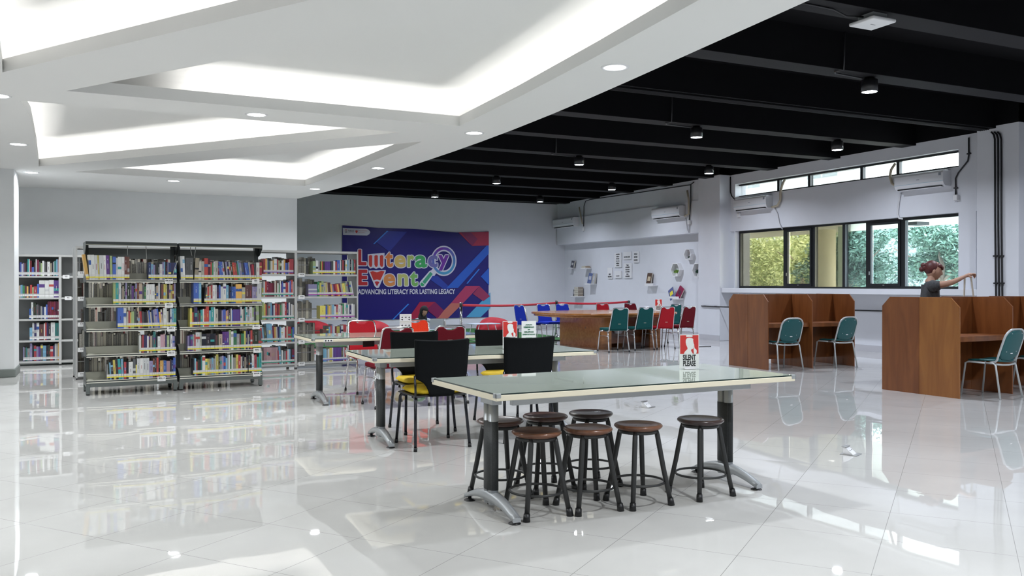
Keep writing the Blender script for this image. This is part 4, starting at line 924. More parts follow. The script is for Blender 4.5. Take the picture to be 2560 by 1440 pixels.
# books whose page edges face the camera on the far side of the two sided cases
def rear_row(org, ux, uy, zs, y0, L, dens=.8, hmin=.19, hmax=.28, dk='dGgsoG'):
    for z in zs:
        u = .03+q.uniform(0, .1)
        while u < L-.06:
            w = q.uniform(.018, .05); h = q.uniform(hmin, hmax)
            if q.random() < dens:
                mt = Matrix.Translation(org+ux*(u+w)+uy*(y0+.17)+Vector((0,0,z+.001))) @ Matrix.Rotation(math.atan2(ux.y, ux.x)+PI, 4, 'Z')
                k = q.choice(dk); c = bmat(k, q.randrange(3)); rest.use(c); d = .165; t = .002
                rest.box(0, t, 0, d, 0, h, mt); rest.box(w-t, w, 0, d, 0, h, mt); rest.box(t, w-t, 0, t, 0, h, mt); rest.use(PAGEG if q.random() < .6 else PAGE); rest.box(t, w-t, t, d-.003, .002, h-.003, mt)
            u += w+.0015
rear_row(DO1, UX, UY, DZ, .29, LD); rear_row(DO2, UX, UY, DZ, .29, LD)
for k in range(4): rear_row(RO+U2*k*LW, U2, UY2, WZ, .26, LW, .85 if k < 3 else .0)
rear_row(OB, U2, UY2, WZ, .22, .42, .95, .22, .30, 'dGGgd')
for k in range(2): rear_row(RO+U2*k*LW, U2, UY2, WZ, .03, LW, .7, dk='dsgkGr')
tag(rest.build('small_books'), 'many further books with pale page edges filling the rear sides and gaps of the bookcases', 'books', kind='stuff')
# bookends (thin metal strips leaning from shelf to shelf)
WIRE = mat('wire_bookend', (.42,.42,.40), .35, .6)
def bookend(lbl, px0, py0, px1, py1, org, uy):
    a = atp(px0, py0, org+uy*.06, uy); b = atp(px1, py1, org+uy*.06, uy); mb = MB().use(WIRE); mb.tube([a, (a+b)/2+uy*.01, b], .004, 6)
    tag(mb.build('bookend_rod'), lbl, 'bookend', 'thin metal bookend rods')
bookend('thin hanging rod above the white books on the top shelf, left dark bookcase', 319, 612, 319, 638, DO1, UY)
bookend('thin slanting rod above the dark gap on the top shelf, left dark bookcase', 365, 613, 367, 655, DO1, UY)
bookend('thin slanting rod above the grey volumes, right dark bookcase', 475, 614, 480, 640, DO2, UY)
bookend('thin rod crossing above the tan volume, right dark bookcase', 490, 614, 485, 654, DO2, UY)
bookend('thin rod in the gap of the bottom shelf, left dark bookcase', 252, 892, 250, 930, DO1, UY)
bookend('thin rod among the last books of the bottom shelf, right dark bookcase', 616, 875, 617, 926, DO2, UY)
# curved pale cover sheet between the two dark cases
mb = MB().use(mat('pale_magazine', (.42,.42,.38), .5)); g = []
for i in range(9):
    t = i/8; g.append([(.0+.045*t**2.2*s2-.02*(1-t), .01+.10*k/3, .24*t) for k, s2 in ((0,1.0),(1,.9),(2,.8),(3,.7))])
mb.sheet(g); tag(mb.build('curled_magazine', loc=DO1+UX*(LD-.035)+Vector((0,0,DZ[0]+.001)), rz=ang, solid=.006), 'pale curled magazine standing between the tops of the two dark bookcases', 'magazine')
mb = MB().use(mat('orange_box', (.55,.18,.05), .5)); mb.box(0,.15,0,.1,0,.055); mb.use(BLKPL); mb.box(.06,.16,.001,.101,.0,.056); tag(mb.build('small_box', loc=BO+Vector((1.04+.28,.06,CZ[3]+.001))), 'small dark and orange box lying alone on the almost empty pale bookcase', 'box')

# ================================================================= BANNER
VIN = mat('banner_vinyl_blue', (.014,.010,.17), .30, bump=.25, nscale=2.5)
def vin(n, c): return mat('banner_'+n, c, .34, bump=.2, nscale=2.5)
BYP = YB-.035
def bc(cx, cy): p = aty(840+cx/3.15, 550+cy/3.15, BYP); return p.x, p.z
r = thing('event_banner', 'large glossy blue event banner with rainbow lettering hung on the back wall', 'banner', (0, BYP, 0))
top = [(50,43),(200,52),(330,62),(480,66),(600,70),(720,78),(840,90),(950,98),(1080,95),(1203,90)]; 
x0, zb0 = bc(170, 790); x0 = bc(50, 43)[0]; xr_, zbr = bc(1214, 765)
mb = MB().use(VIN); n = 60; rows = []; tp = [bc(*p) for p in top]
def tz(x):
    for a, b in zip(tp, tp[1:]):
        if a[0] <= x <= b[0]+1e-6: return a[1]+(b[1]-a[1])*(x-a[0])/(b[0]-a[0])
    return tp[-1][1]
xs = [x0+(tp[-1][0]-x0)*i/n for i in range(n+1)]; R = 26
for j in range(R+1):
    v_ = j/R; rw = []
    for x in xs:
        u = (x-x0)/(xs[-1]-x0); zt = tz(x); zb = zb0+(zbr-zb0)*u; z = zt+(zb-zt)*v_
        f = (1-v_)**2; w_ = .008*f*math.sin(22*math.atan2(v_+.02, u+.02))*math.exp(-3*u)+.008*f*math.sin(22*math.atan2(v_+.02, 1.02-u))*math.exp(-3*(1-u))
        rw.append((x, .012+w_*.8, z))
    rows.append(rw)
mb.sheet(rows); mb.sheet([[(x, y+.003, z) for x, y, z in rw[::-1]] for rw in rows]); MBV = mb
def decals(nm, items, lay):
    mb = MBV
    for ii, (pts, m_) in enumerate(items):
        P = [bc(*p) for p in pts]; mb.use(m_); tri = tessellate_polygon([[Vector((a, b, 0)) for a, b in P]]); vs = [mb.v(a, -.0012*lay-.0001*ii, b) for a, b in P]
        for t in tri: mb.face([vs[i] for i in t])
decals('ribbon_marking', [
 ([(410,88),(560,92),(420,250),(310,170)], vin('mid_blue', (.018,.03,.30))), ([(700,440),(800,440),(900,535),(870,560)], vin('mid_blue2', (.02,.05,.36))),
 ([(1202,185),(1203,265),(960,535),(870,535)], vin('bright_blue', (.02,.11,.55))), ([(1205,375),(1206,515),(1140,445)], vin('bright_blue', (.02,.11,.55))),
 ([(965,98),(1203,92),(1203,200),(1072,205)], vin('crimson', (.38,.015,.06))),
 ([(1020,520),(1130,520),(1000,655),(905,655)], vin('rose', (.42,.04,.12))), ([(905,655),(1000,655),(880,775),(788,775)], vin('peach', (.50,.15,.12))),
 ([(1215,570),(1216,690),(1140,764),(1025,765)], vin('cyan', (.08,.36,.62))), ([(660,645),(780,645),(655,788),(560,787)], vin('crimson', (.38,.015,.06)))], 1)
decals('fold_marking', [([(985,98),(1060,96),(1115,150),(1072,205)], vin('purple_red', (.22,.012,.09))), ([(1130,520),(1213,600),(1160,640),(1078,582)], vin('purple_red2', (.30,.03,.10))),
 ([(780,645),(850,712),(800,775),(712,705)], vin('purple_red', (.22,.012,.09))), ([(400,85),(412,88),(302,190),(293,188)], vin('sky', (.04,.22,.75))), ([(1122,385),(1132,388),(1036,502),(1026,500)], vin('sky', (.04,.22,.75))), ([(565,660),(577,662),(452,785),(440,785)], vin('sky', (.04,.22,.75)))], 2)
LW_ = mat('banner_white', (.66,.64,.76), .4)
decals('logo_panel', [([(53,62),(235,69),(258,78),(270,95),(262,112),(245,122),(55,118)], LW_)], 2)
MBV.build('vinyl_sheet', parent=r)
def char(mb, ch, box, m_, lay, off, grow=0, spread=0):
    cu = bpy.data.curves.new('c', 'FONT'); cu.body = ch; cu.size = 1; cu.offset = off; cu.resolution_u = 5; o = bpy.data.objects.new('c', cu); COL.objects.link(o)
    me = bpy.data.meshes.new_from_object(o.evaluated_get(bpy.context.evaluated_depsgraph_get())); bpy.data.objects.remove(o); bpy.data.curves.remove(cu)
    xs_ = [v.co.x for v in me.vertices]; ys_ = [v.co.y for v in me.vertices]; a0, a1, b0, b1 = min(xs_), max(xs_), min(ys_), max(ys_)
    (X0, Z1), (X1, Z0) = bc(box[0]-grow, box[1]-grow), bc(box[2]+grow, box[3]+grow)
    mb.use(m_); u_ = abs(bc(1, 0)[0]-bc(0, 0)[0])
    for k in range(max(1, 14 if spread > 5 else 8) if spread else 1):
        dx, dz = (spread*u_*math.cos(2*PI*k/14), spread*u_*math.sin(2*PI*k/14)) if spread > 5 else (spread*u_*math.cos(PI/4*k), spread*u_*math.sin(PI/4*k))
        vs = [mb.v(X0+dx+(v.co.x-a0)/(a1-a0)*(X1-X0), -.0012*lay-.00003*k, dz+Z0+(v.co.y-b0)/(b1-b0)*(Z1-Z0)) for v in me.vertices]
        for p in me.polygons: mb.face([vs[i] for i in p.vertices])
    bpy.data.meshes.remove(me)
def bl(n, c): return mat('banner_letter_'+n, c, .4)
LET = [('L',(175,232,240,358),bl('red',(.50,.02,.03))),('t',(388,252,448,372),bl('orange',(.72,.20,.05))),('e',(460,278,548,375),bl('sand',(.66,.45,.14))),('r',(562,278,614,372),bl('olive',(.40,.48,.13))),
 ('a',(622,278,716,376),bl('green',(.05,.38,.12))),('c',(724,278,800,374),bl('indigo',(.16,.15,.42))),('y',(805,275,888,400),bl('violet',(.16,.03,.34))),
 ('E',(175,390,248,515),bl('red',(.50,.02,.03))),('e',(374,425,466,522),bl('orange2',(.70,.26,.08))),('n',(486,425,568,518),bl('olive2',(.50,.50,.17))),('t',(582,408,644,522),bl('green2',(.20,.45,.12)))]
mbw = MB(); mbc = MB()
for ch, bx, m_ in LET: bi = (bx[0]+3, bx[1]+3, bx[2]-3, bx[3]-3); char(mbw, ch, bi, LW_, 3, .02, 0, 10); char(mbw, ch, bi, LW_, 2.7, .02, 0, 5.5); char(mbc, ch, bi, m_, 5, .02, 0, 3)
# three pencil bars, the pencil tip V and the magnifier
def poly(mb, pts, m_, lay):
    P = [bc(*p) for p in pts]; mb.use(m_); tri = tessellate_polygon([[Vector((a, b, 0)) for a, b in P]]); vs = [mb.v(a, -.0012*lay, b) for a, b in P]
    for t in tri: mb.face([vs[i] for i in t])
BAR = bl('scarlet', (.58,.04,.03))
poly(mbw, [(249,270),(382,258),(382,368),(360,386),(340,374),(315,386),(293,374),(268,384),(249,360)], LW_, 3)
for a in (258, 302, 345): poly(mbc, [(a,282),(a+13,276),(a+27,280),(a+27,355),(a+20,370),(a+8,368),(a,352)], BAR, 5)
poly(mbw, [(256,398),(392,394),(390,412),(338,532),(320,536),(304,522),(258,410)], LW_, 3)
poly(mbc, [(268,408),(290,402),(322,412),(355,400),(382,404),(348,476),(322,468),(296,476)], BAR, 5); poly(mbc, [(304,487),(322,482),(342,488),(322,524)], bl('red',(.50,.02,.03)), 5)
C0 = (848, 322)
def arc(mb, r0, r1, a0, a1, m_, lay, n=40):
    for i in range(n):
        t0, t1 = a0+(a1-a0)*i/n, a0+(a1-a0)*(i+1)/n
        poly(mb, [(C0[0]+r0*math.cos(t0),C0[1]+r0*1.18*math.sin(t0)),(C0[0]+r1*math.cos(t0),C0[1]+r1*1.18*math.sin(t0)),(C0[0]+r1*math.cos(t1),C0[1]+r1*1.18*math.sin(t1)),(C0[0]+r0*math.cos(t1),C0[1]+r0*1.18*math.sin(t1))], m_, lay)
arc(mbw, 64, 101, 0, 2*PI, LW_, 2.6, 56)
for k in range(10):
    t = k/10; cM = bl('ring%d' % k, (.16-.1*math.sin(t*PI), .03+.28*math.sin(t*PI)**2, .36+.18*math.sin(t*PI))); arc(mbc, 74, 92, -PI*.72+2*PI*t, -PI*.72+2*PI*(t+.1), cM, 4, 6)
poly(mbw, [(770,372),(800,402),(775,440),(760,440),(700,528),(672,530),(655,505),(660,488),(735,402),(750,396)], LW_, 2.8)
poly(mbc, [(742,408),(762,425),(700,505),(680,486)], bl('green3',(.05,.33,.20)), 5); poly(mbc, [(676,490),(697,510),(685,522),(668,518),(664,503)], bl('green4',(.03,.36,.14)), 5)
mbw.build('lettering_outline', parent=r); mbc.build('lettering', parent=r)
mb = MB(); 
char(mb, 'ADVANCING LITERACY FOR LASTING LEGACY', (172,545,938,582), LW_, 4, .03); mb.build('tagline', parent=r)
mb = MB(); char(mb, 'Telkom', (93,78,142,92), mat('logo_ink',(.12,.10,.14),.5), 4, .02); char(mb, 'University', (93,95,142,104), mat('logo_ink',(.12,.10,.14),.5), 4, 0); char(mb, 'Telkom University', (175,82,242,91), REDP, 4, 0); char(mb, 'Open Library', (175,94,225,103), REDP, 4, 0)
poly(mb, [(70,76),(86,76),(86,80),(70,80)], REDP, 4); poly(mb, [(70,84),(74,84),(74,96),(78,100),(82,96),(82,84),(86,84),(86,97),(78,104),(70,97)], mat('logo_ink',(.12,.10,.14),.5), 4); poly(mb, [(153,82),(170,82),(170,95),(161,106),(153,95)], REDP, 4)
mb.build('logo_print', parent=r)

# ================================================================= AIR CONDITIONERS, PIPES, WALL ITEMS
ACW = mat('ac_white', (.72,.73,.76), .3)
def ac(label, pxl, pxr, pyt, Xw, zo=0):
    Xf = Xw-.21; yl = atx(pxl, 500, Xf).y; yr = atx(pxr, 500, Xf).y; zt = atx(pxl, pyt, Xf).z; H = .285
    r = thing('air_conditioner', label, 'air conditioner', (Xw, (yl+yr)/2, zt-H), 0, 'wall mounted air conditioners'); L = (yl-yr)/2
    prof = [(-.001,0),(-.14,0),(-.185,.03),(-.208,.09),(-.21,.24),(-.195,.275),(-.16,.285),(-.001,.285)]
    mb = MB().use(ACW); a = [mb.v(x, -L, z) for x, z in prof]; b = [mb.v(x, L, z) for x, z in prof]; mb.face(a); mb.face(b[::-1])
    for i in range(len(prof)): mb.face([a[i], b[i], b[(i+1)%len(prof)], a[(i+1)%len(prof)]])
    mb.build('body', parent=r, bevel=.008)
    mb = MB().use(BLKPL); mb.box(-.178, -.12, -L+.05, L-.05, -.002, .022); mb.build('air_slot', parent=r)
    mb = MB().use(ACW); mb.box(-.205, -.135, -L+.05, L-.05, -.012, -.004); mb.build('louver', parent=r)
    mb = MB().use(mat('panel_line', (.35,.55,.65), .4)); mb.box(-.2115, -.208, -L+.004, L-.004, .088, .093); mb.build('trim_line', parent=r)
    mb = MB().use(mat('ac_logo', (.25,.27,.32), .4)); mb.box(-.2125, -.2105, -.03, .03, .15, .162); mb.box(-.2125, -.2105, -L+.04, -L+.09, .19, .24); mb.build('print', parent=r)
    return r
ac('white air conditioner in the far corner of the window side wall', 1381, 1432, 549, XB)
ac('white air conditioner above the wall shelves next to the first column', 1628, 1697, 522, XB)
ac('white air conditioner below the high windows beside the first column', 1833, 1914, 498, XU)
ac('large white air conditioner below the high windows near the second column', 2235, 2357, 440, XU)
def wall_pipe(label, X, pts, rad, m_, cat='pipe', name='conduit_pipe', group=None, off=.02, closed=False, clips=()):
    P = [atx(px, py, X-off) for px, py in pts]; b = P[0].copy(); b.z = min(p.z for p in P)
    mb = MB().use(m_); mb.tube([p-b for p in P], rad, 8); o = mb.build(name, loc=b); tag(o, label, cat, group)
    if clips:
        m2 = MB().use(m_)
        for px, py in clips: p = atx(px, py, X-off)-b; m2.box(p.x-.01, p.x+off, p.y-.035, p.y+.035, p.z-.012, p.z+.012)
        m2.build('clip', parent=o)
    return o
BLKP = mat('conduit_black', (.012,.012,.014), .4); HOSE = mat('hose_beige', (.42,.37,.28), .6); HOSW = mat('hose_white', (.66,.66,.68), .5)
for dx, lb in ((0,'black vertical pipe on the second column, the one toward the windows'),(8,'black vertical pipe in the middle of three on the second column'),(16,'black vertical pipe on the second column, the one toward the photo border')):
    wall_pipe(lb, XW, [(2478+dx,330),(2484+dx,336),(2487+dx,348),(2488+dx,560),(2490+dx,742),(2491+dx,900)], .014, BLKP, group='black pipes on the second column', clips=[(2488+dx,640),(2489+dx,708)] if dx != 8 else ())
wall_pipe('black bent conduit running down beside the largest air conditioner', XU, [(2422,344),(2422,388),(2420,402),(2396,432),(2389,446),(2389,488)], .013, BLKP, clips=[(2422,384),(2389,470)])
wall_pipe('black conduit curving down to the air conditioner by the first column', XU, [(1826,442),(1826,480),(1829,490),(1836,498)], .012, BLKP)
wall_pipe('beige hose from the high window down to the air conditioner by the first column', XU, [(1962,449),(1956,462),(1951,480),(1951,500),(1944,514),(1930,518)], .026, HOSE, 'hose', 'drain_hose', 'air conditioner hoses', .05)
wall_pipe('thin white hose below the air conditioner by the first column', XU, [(1936,519),(1944,535),(1948,558),(1956,573)], .012, HOSW, 'hose', 'drain_hose', 'air conditioner hoses')
wall_pipe('beige hose bent beside the largest air conditioner', XU, [(2238,409),(2228,424),(2225,440),(2230,458),(2240,466)], .026, HOSE, 'hose', 'drain_hose', 'air conditioner hoses', .05)
wall_pipe('white hose hanging under the largest air conditioner', XU, [(2251,482),(2247,505),(2244,535),(2248,546),(2256,547)], .016, HOSW, 'hose', 'drain_hose', 'air conditioner hoses')
wall_pipe('black conduit along the top of the far wall down to the corner air conditioner', XB, [(1735,455),(1726,462),(1600,481),(1475,499),(1464,503),(1460,515),(1459,566)], .013, BLKP, clips=[(1600,481),(1530,491)])
wall_pipe('black vertical conduit beside the air conditioner by the first column on the band', XB, [(1727,462),(1727,500),(1723,550)], .013, BLKP)
wall_pipe('beige hose beside the air conditioner above the wall shelves', XB, [(1718,476),(1722,500),(1722,535),(1712,540)], .024, HOSE, 'hose', 'drain_hose', 'air conditioner hoses', .05)
wall_pipe('white hose looping down below the air conditioner above the wall shelves', XB, [(1714,545),(1718,575),(1722,582),(1724,556)], .010, HOSW, 'hose', 'drain_hose', 'air conditioner hoses')
wall_pipe('beige hose beside the corner air conditioner', XB, [(1448,518),(1452,540),(1456,560)], .02, HOSE, 'hose', 'drain_hose', 'air conditioner hoses', .05)
wall_pipe('white hose below the corner air conditioner', XB, [(1391,575),(1390,600),(1392,612)], .012, HOSW, 'hose', 'drain_hose', 'air conditioner hoses')
wall_pipe('short black horizontal conduit crossing the first column behind the farther carrel', XW, [(1753,765),(1800,767),(1834,768)], .013, BLKP, clips=[(1762,765),(1789,766)])
wall_pipe('long black horizontal conduit on the lower window wall between the carrels', XN, [(1842,768),(2000,772),(2150,776),(2300,780),(2420,783)], .013, BLKP, clips=[(2194,777)])
for px, py, X, lb in ((2390,494,XU,'white round junction box beside the largest air conditioner'),(1847,538,XU,'white plug box hanging under the air conditioner by the first column'),(1723,556,XB,'white plug box beside the air conditioner above the wall shelves'),(1459,573,XB,'white plug box beside the corner air conditioner')):
    p = atx(px, py, X-.03); mb = MB().use(WHITE); mb.box(-.03,.03,-.045,.045,-.05,.05); o = mb.build('junction_box', loc=p, bevel=.012); tag(o, lb, 'socket', 'junction boxes of the air conditioners')
    m2 = MB().use(HOSW); m2.tube([(0,.02,-.05),(0,.02,-.085)], .008, 6); m2.build('plug', parent=o)
XI = XR
def wc(cx, cy): return 1400+cx/4.044, 610+cy/4.044
def wbox(cx, cy, X=XI): px, py = wc(cx, cy); return atx(px, py, X)
FR = [((560,88,628,235),['A ROOM','without','BOOKS','is like a body','without','A SOUL'],'tall white quote panel reading about a room without books'),((650,80,725,155),['','BOOKS ARE'],'small square white quote panel at the top middle of the cluster'),((750,77,802,188),['READ','MORE','LEARN'],'narrow white quote panel at the top end of the cluster'),
 ((490,240,537,350),['','','KEEP','READING'],'narrow white quote panel lowest toward the far corner'),((560,272,628,345),['','to read is'],'small white quote panel under the tall one'),((655,195,730,345),['Today','A READER','tomorrow','A LEADER','today','A READER'],'large white quote panel with many lines of text')]
for bx, ls, lb in FR:
    a, b = wbox(bx[0], (bx[1]+bx[3])/2), wbox(bx[2], (bx[1]+bx[3])/2); zt, zb_ = wbox((bx[0]+bx[2])/2, bx[1]).z, wbox((bx[0]+bx[2])/2, bx[3]).z
    w = a.y-b.y; h = zt-zb_; o = thing('quote_panel', lb, 'wall panel', (XI, (a.y+b.y)/2, zb_), 0, 'white quote panels on the wall'); mb = MB().use(WHITE); mb.box(-.035,-.001,-w/2,w/2,0,h); mb.build('board', parent=o)
    mb = MB(); n = len(ls)
    for i, t in enumerate(ls):
        if t: text_into(mb, t, min(h/(n+1)*.8, w*.9/len(t)*1.5), T(-.036, 0, h*(1-(i+.8)/(n+.6))) @ FACE_MX, INK, .0003, .003)
    mb.build('lettering', parent=o)
def wshelf(lb, c0, c1, cy, dpt=.22, ledge=False):
    a, b = wbox(c0, cy, XI-dpt*.9), wbox(c1, cy, XI-.02*0-dpt*.0); 
    y0 = wbox(c0, cy, XI-dpt).y; y1 = wbox(c1, cy, XI).y; z = wbox((c0+c1)/2, cy, XI-dpt/2).z; w = abs(y0-y1)
    o = thing('wall_shelf', lb, 'wall shelf', (XI, (y0+y1)/2, z-.03), 0, 'white floating shelves with books'); mb = MB().use(WHITE); mb.box(-dpt,-.001,-w/2,w/2,0,.03); mb.build('board', parent=o, bevel=.002)
    if ledge: mb = MB().use(WHITE); mb.box(-dpt,-dpt+.012,-w/2,w/2,.03,.075); mb.build('rail', parent=o)
    return (y0+y1)/2, z, w
def wbook(lb, y, z, w, h, t, col, tilt=0, x=-.13, flat=False, accent=(.6,.6,.6)):
    mb = MB(); mb.use(mat('cover_'+'_'.join('%d' % (c*100) for c in col), col, .45))
    if flat: mb.box(-h/2, h/2, -w/2, w/2, 0, t); mb.use(PAGE); mb.box(-h/2-.001, h/2-.004, -w/2+.004, w/2-.004, .003, t-.003)
    else: mb.box(-t/2, t/2, -w/2, w/2, 0, h); mb.use(mat('cover_accent_%d' % int(accent[0]*100+accent[2]*10), accent, .5)); mb.box(-t/2-.001, -t/2, -w*.3, w*.3, h*.35, h*.7); mb.use(PAGE); mb.box(-t/2+.003, t/2-.003, -w/2-.0005, w/2-.003, .003, h-.003)
    o = mb.build('magazine', loc=(XI+x, y, z+.001), tilt=(tilt, .16 if not flat else 0, 0)); return tag(o, lb, 'magazine', 'books and magazines on the wall shelves')
y, z, w = wshelf('small white floating shelf nearest the far corner, holding one dark book', 80, 158, 240, .2); wbook('dark grey book leaning on the small shelf nearest the far corner', y-.02, z, .20, .22, .04, (.09,.09,.12), .12, -.09)
y, z, w = wshelf('white floating shelf with a flat book, second from the corner', 205, 322, 243, .25)
for k in range(2): wbook(['tan book lying under another on the second shelf from the corner','tan book lying on top of another on the second shelf'][k], y, z+.033*k, .26-.03*k, .17, .03, (.45,.36,.26), 0, -.13, True)
y, z, w = wshelf('white floating shelf with a leaning blue grey book set', 248, 370, 400, .25); wbook('blue and grey book leaning on the middle left wall shelf', y+.06, z, .24, .32, .05, (.10,.14,.30), .10, -.12, accent=(.5,.5,.55)); wbook('pale grey book leaning behind the blue and grey one', y-.08, z, .18, .32, .05, (.45,.46,.50), .10, -.08)
y, z, w = wshelf('lowest white floating shelf with a stack of thick books', 105, 250, 527, .25)
for k in range(5): wbook(['lowest thick tan book of the stack on the lowest wall shelf','second thick tan book of the stack on the lowest wall shelf','middle thick tan book of the stack on the lowest wall shelf','fourth thick tan book of the stack on the lowest wall shelf','topmost thick tan book of the stack on the lowest wall shelf'][k], y-.08, z+.058*k, .25, .18, .053, (.40,.35,.28) if k % 2 else (.30,.25,.20), 0, -.13, True)
wbook('dark book with white print leaning beside the stack of thick books', y+.17, z, .18, .22, .04, (.12,.12,.12), -.15, -.12, accent=(.7,.7,.7))
y, z, w = wshelf('white ledge shelf holding one brown magazine', 855, 990, 415, .16, True); wbook('brown magazine with pale figures on the ledge shelf', y+.10, z, .22, .33, .03, (.09,.05,.03), .03, -.10, accent=(.6,.5,.35))
y, z, w = wshelf('white ledge shelf with a tilted yellow and blue magazine', 1102, 1250, 548, .16, True); wbook('tilted magazine with yellow picture on the ledge shelf', y+.05, z-.01, .22, .30, .02, (.10,.12,.28), -.55, -.15, accent=(.75,.65,.05)); wbook('dark magenta magazine behind the tilted yellow one', y-.07, z+.01, .22, .31, .03, (.25,.01,.06), .5, -.09, accent=(.1,.02,.05))
POT = mat('pot_white', (.75,.75,.74), .4); PLG = leaf_mat('succulent_bright', (.10,.25,.02), (.35,.55,.08)); PLD = leaf_mat('succulent_dark', (.01,.05,.03), (.04,.12,.07))
for cx, cy, rr, lm, sz, lb, lb2 in ((1185,262,.20,PLG,.11,'white hexagon wall shelf holding the bright green plant','small bright green plant in a white pot inside a hexagon shelf'),(1405,265,.20,PLD,.12,'white hexagon wall shelf partly cut by the first column','dark green plant in a white pot next to the first column'),(1310,106,.16,PLD,.05,'highest and smallest white hexagon wall shelf','tiny dark plant in a white pot in the highest hexagon')):
    p = wbox(cx, cy, XI-.05); o = thing('hexagon_shelf', lb, 'wall shelf', (XI, p.y, p.z), 0, 'white hexagon wall shelves'); mb = MB().use(WHITE); N6 = 6; D6 = .12
    for k in range(6):
        t0, t1 = 2*PI*k/6, 2*PI*(k+1)/6
        q4 = [(rr*math.cos(t0), rr*math.sin(t0)), (rr*math.cos(t1), rr*math.sin(t1)), ((rr-.02)*math.cos(t1), (rr-.02)*math.sin(t1)), ((rr-.02)*math.cos(t0), (rr-.02)*math.sin(t0))]
        a = [mb.v(-D6, u, v_) for u, v_ in q4]; b = [mb.v(-.001, u, v_) for u, v_ in q4]; mb.face(a); mb.face(b[::-1])
        for i in range(4): mb.face([a[i], b[i], b[(i+1)%4], a[(i+1)%4]])
    mb.build('hexagon_frame', parent=o)
    pr = thing('potted_plant', lb2, 'plant', (XI-.06, p.y, p.z-(rr-.02)*.866+.001), 0, 'small potted plants in the hexagon shelves'); mb = MB().use(POT); s_ = sz/.11; mb.lathe([(0,0),(.032*s_,0),(.045*s_,.075*s_),(.040*s_,.075*s_),(0,.07*s_)], n=18); mb.build('pot', parent=pr)
    mb = MB().use(lm); qq = random.Random(int(cx))
    for k in range(160):
        d = Vector((qq.gauss(0,1), qq.gauss(0,1), abs(qq.gauss(0,.9)))).normalized(); c = d*sz*.75*qq.random()**.3+Vector((0,0,.08*s_)); u = (d+Vector((qq.gauss(0,.4),qq.gauss(0,.4),qq.gauss(0,.4)))).normalized()*sz*.28; n_ = u.cross(Vector((qq.gauss(0,1),qq.gauss(0,1),1))).normalized()*sz*.06
        mb.face([mb.v(c-u), mb.v(c+n_), mb.v(c+u), mb.v(c-n_)])
    mb.build('foliage', parent=pr)

# ================================================================= TABLE SIGNS
ACR = glass('acrylic', (.96,.98,.98))
HEAD = [(700,1140),(725,1098),(785,1052),(778,1020),(755,980),(742,930),(745,885),(770,855),(820,845),(870,850),(905,865),(914,882),(908,896),(916,935),(924,960),(938,985),(920,1000),(915,1030),(905,1050),(868,1058),(862,1085),(880,1108),(900,1140)]
HAND = [(925,1140),(918,1060),(921,1000),(934,998),(942,1045),(966,1050),(985,1075),(988,1108),(976,1140)]
def table_sign(label, x, y, z, rz, w, h, kind):
    r = thing('table_sign', label, 'sign', (x, y, z), rz, 'upright notices on the tables' )
    mb = MB().use(PAPER); mb.box(-w/2, w/2, -.0015, .0015, .003, h); mb.build('card', parent=r)
    mb = MB().use(WHITE); mb.box(-w*.28, w*.28, -.03, .03, 0, .003); mb.box(-w*.28, w*.28, -.004, .004, .003, .012); mb.build('base', parent=r)
    mb = MB()
    if kind == 'silent':
        mb.use(REDP); mb.box(-w/2+.004, w/2-.004, -.0022, -.0015, h*.44, h-.004)
        def mp(p): return (-w/2+.004+(p[0]-620)/408*(w-.008), h*.44+(1140-p[1])/340*(h*.56-.004))
        mb.use(PAPER)
        for P in (HEAD, HAND):
            Q = [mp(p) for p in P]; tri = tessellate_polygon([[Vector((a, b, 0)) for a, b in Q]]); vs = [mb.v(a, -.0028, b) for a, b in Q]
            for t in tri: mb.face([vs[i] for i in t])
        mb.box(-w*.16, w*.16, -.003, -.0022, h-.016, h-.004)
        text_into(mb, 'SILENT', h*.215, T(0, -.0026, h*.325) @ FACE_CAM, INK, .0002, .0016, sx=.60); text_into(mb, 'PLEASE', h*.215, T(0, -.0026, h*.15) @ FACE_CAM, INK, .0002, .0016, sx=.58)
    elif kind == 'green':
        for i, (t, s_) in enumerate((('JAGALAH', .062), ('KEBERSIHAN', .075), ('DAN', .04), ('KERAPIHAN', .075), ('DIPERPUSTAKAAN', .062))): text_into(mb, t, h*s_, T(0, -.0026, h*(.86-.088*i)) @ FACE_CAM, GREENI, .0002, .0009, sx=.95)
        mb.use(GREENP)
        for pts in ([(-.20,.36),(.20,.36),(.17,.06),(-.17,.06)], [(-.23,.40),(.23,.40),(.23,.36),(-.23,.36)]):
            vs = [mb.v(a*w, -.0024, b*h) for a, b in pts[::-1]]; mb.face(vs)
        mb.use(GREENI)
        for sx in (-1, 1): mb.face([mb.v(sx*.42*w-.02*w, -.0024, .06*h), mb.v(sx*.42*w+.05*w, -.0024, .06*h), mb.v(sx*.42*w, -.0024, .14*h)])
        mb.use(PAPER); mb.face([mb.v(-.03, -.003, .22*h), mb.v(.03, -.003, .22*h), mb.v(0, -.003, .31*h)]) if False else mb.face([mb.v(-.05*w, -.003, .24*h), mb.v(.05*w, -.003, .24*h), mb.v(0, -.003, .30*h)])
    else:
        mb.use(mat('rule_tan', (.6,.58,.42), .5)); 
        for zz in (.95, .66, .60): mb.box(-w/2+.006, w/2-.006, -.0022, -.0015, h*zz, h*zz+.003)
        mb.use(INK)
        for zc in (.86, .76, .50, .40):
            for xc in (-.3, .0, .3):
                if xc == 0 and zc in (.76, .40): continue
                mb.box(xc*w-.010, xc*w-.002, -.0022, -.0015, h*zc-.004, h*zc+.004); mb.box(xc*w, xc*w+.009, -.0022, -.0015, h*zc-.008, h*zc+.007)
        mb.box(-.04, .04, -.0022, -.0015, h*.2, h*.2+.002)
    mb.build('print', parent=r)
    return r
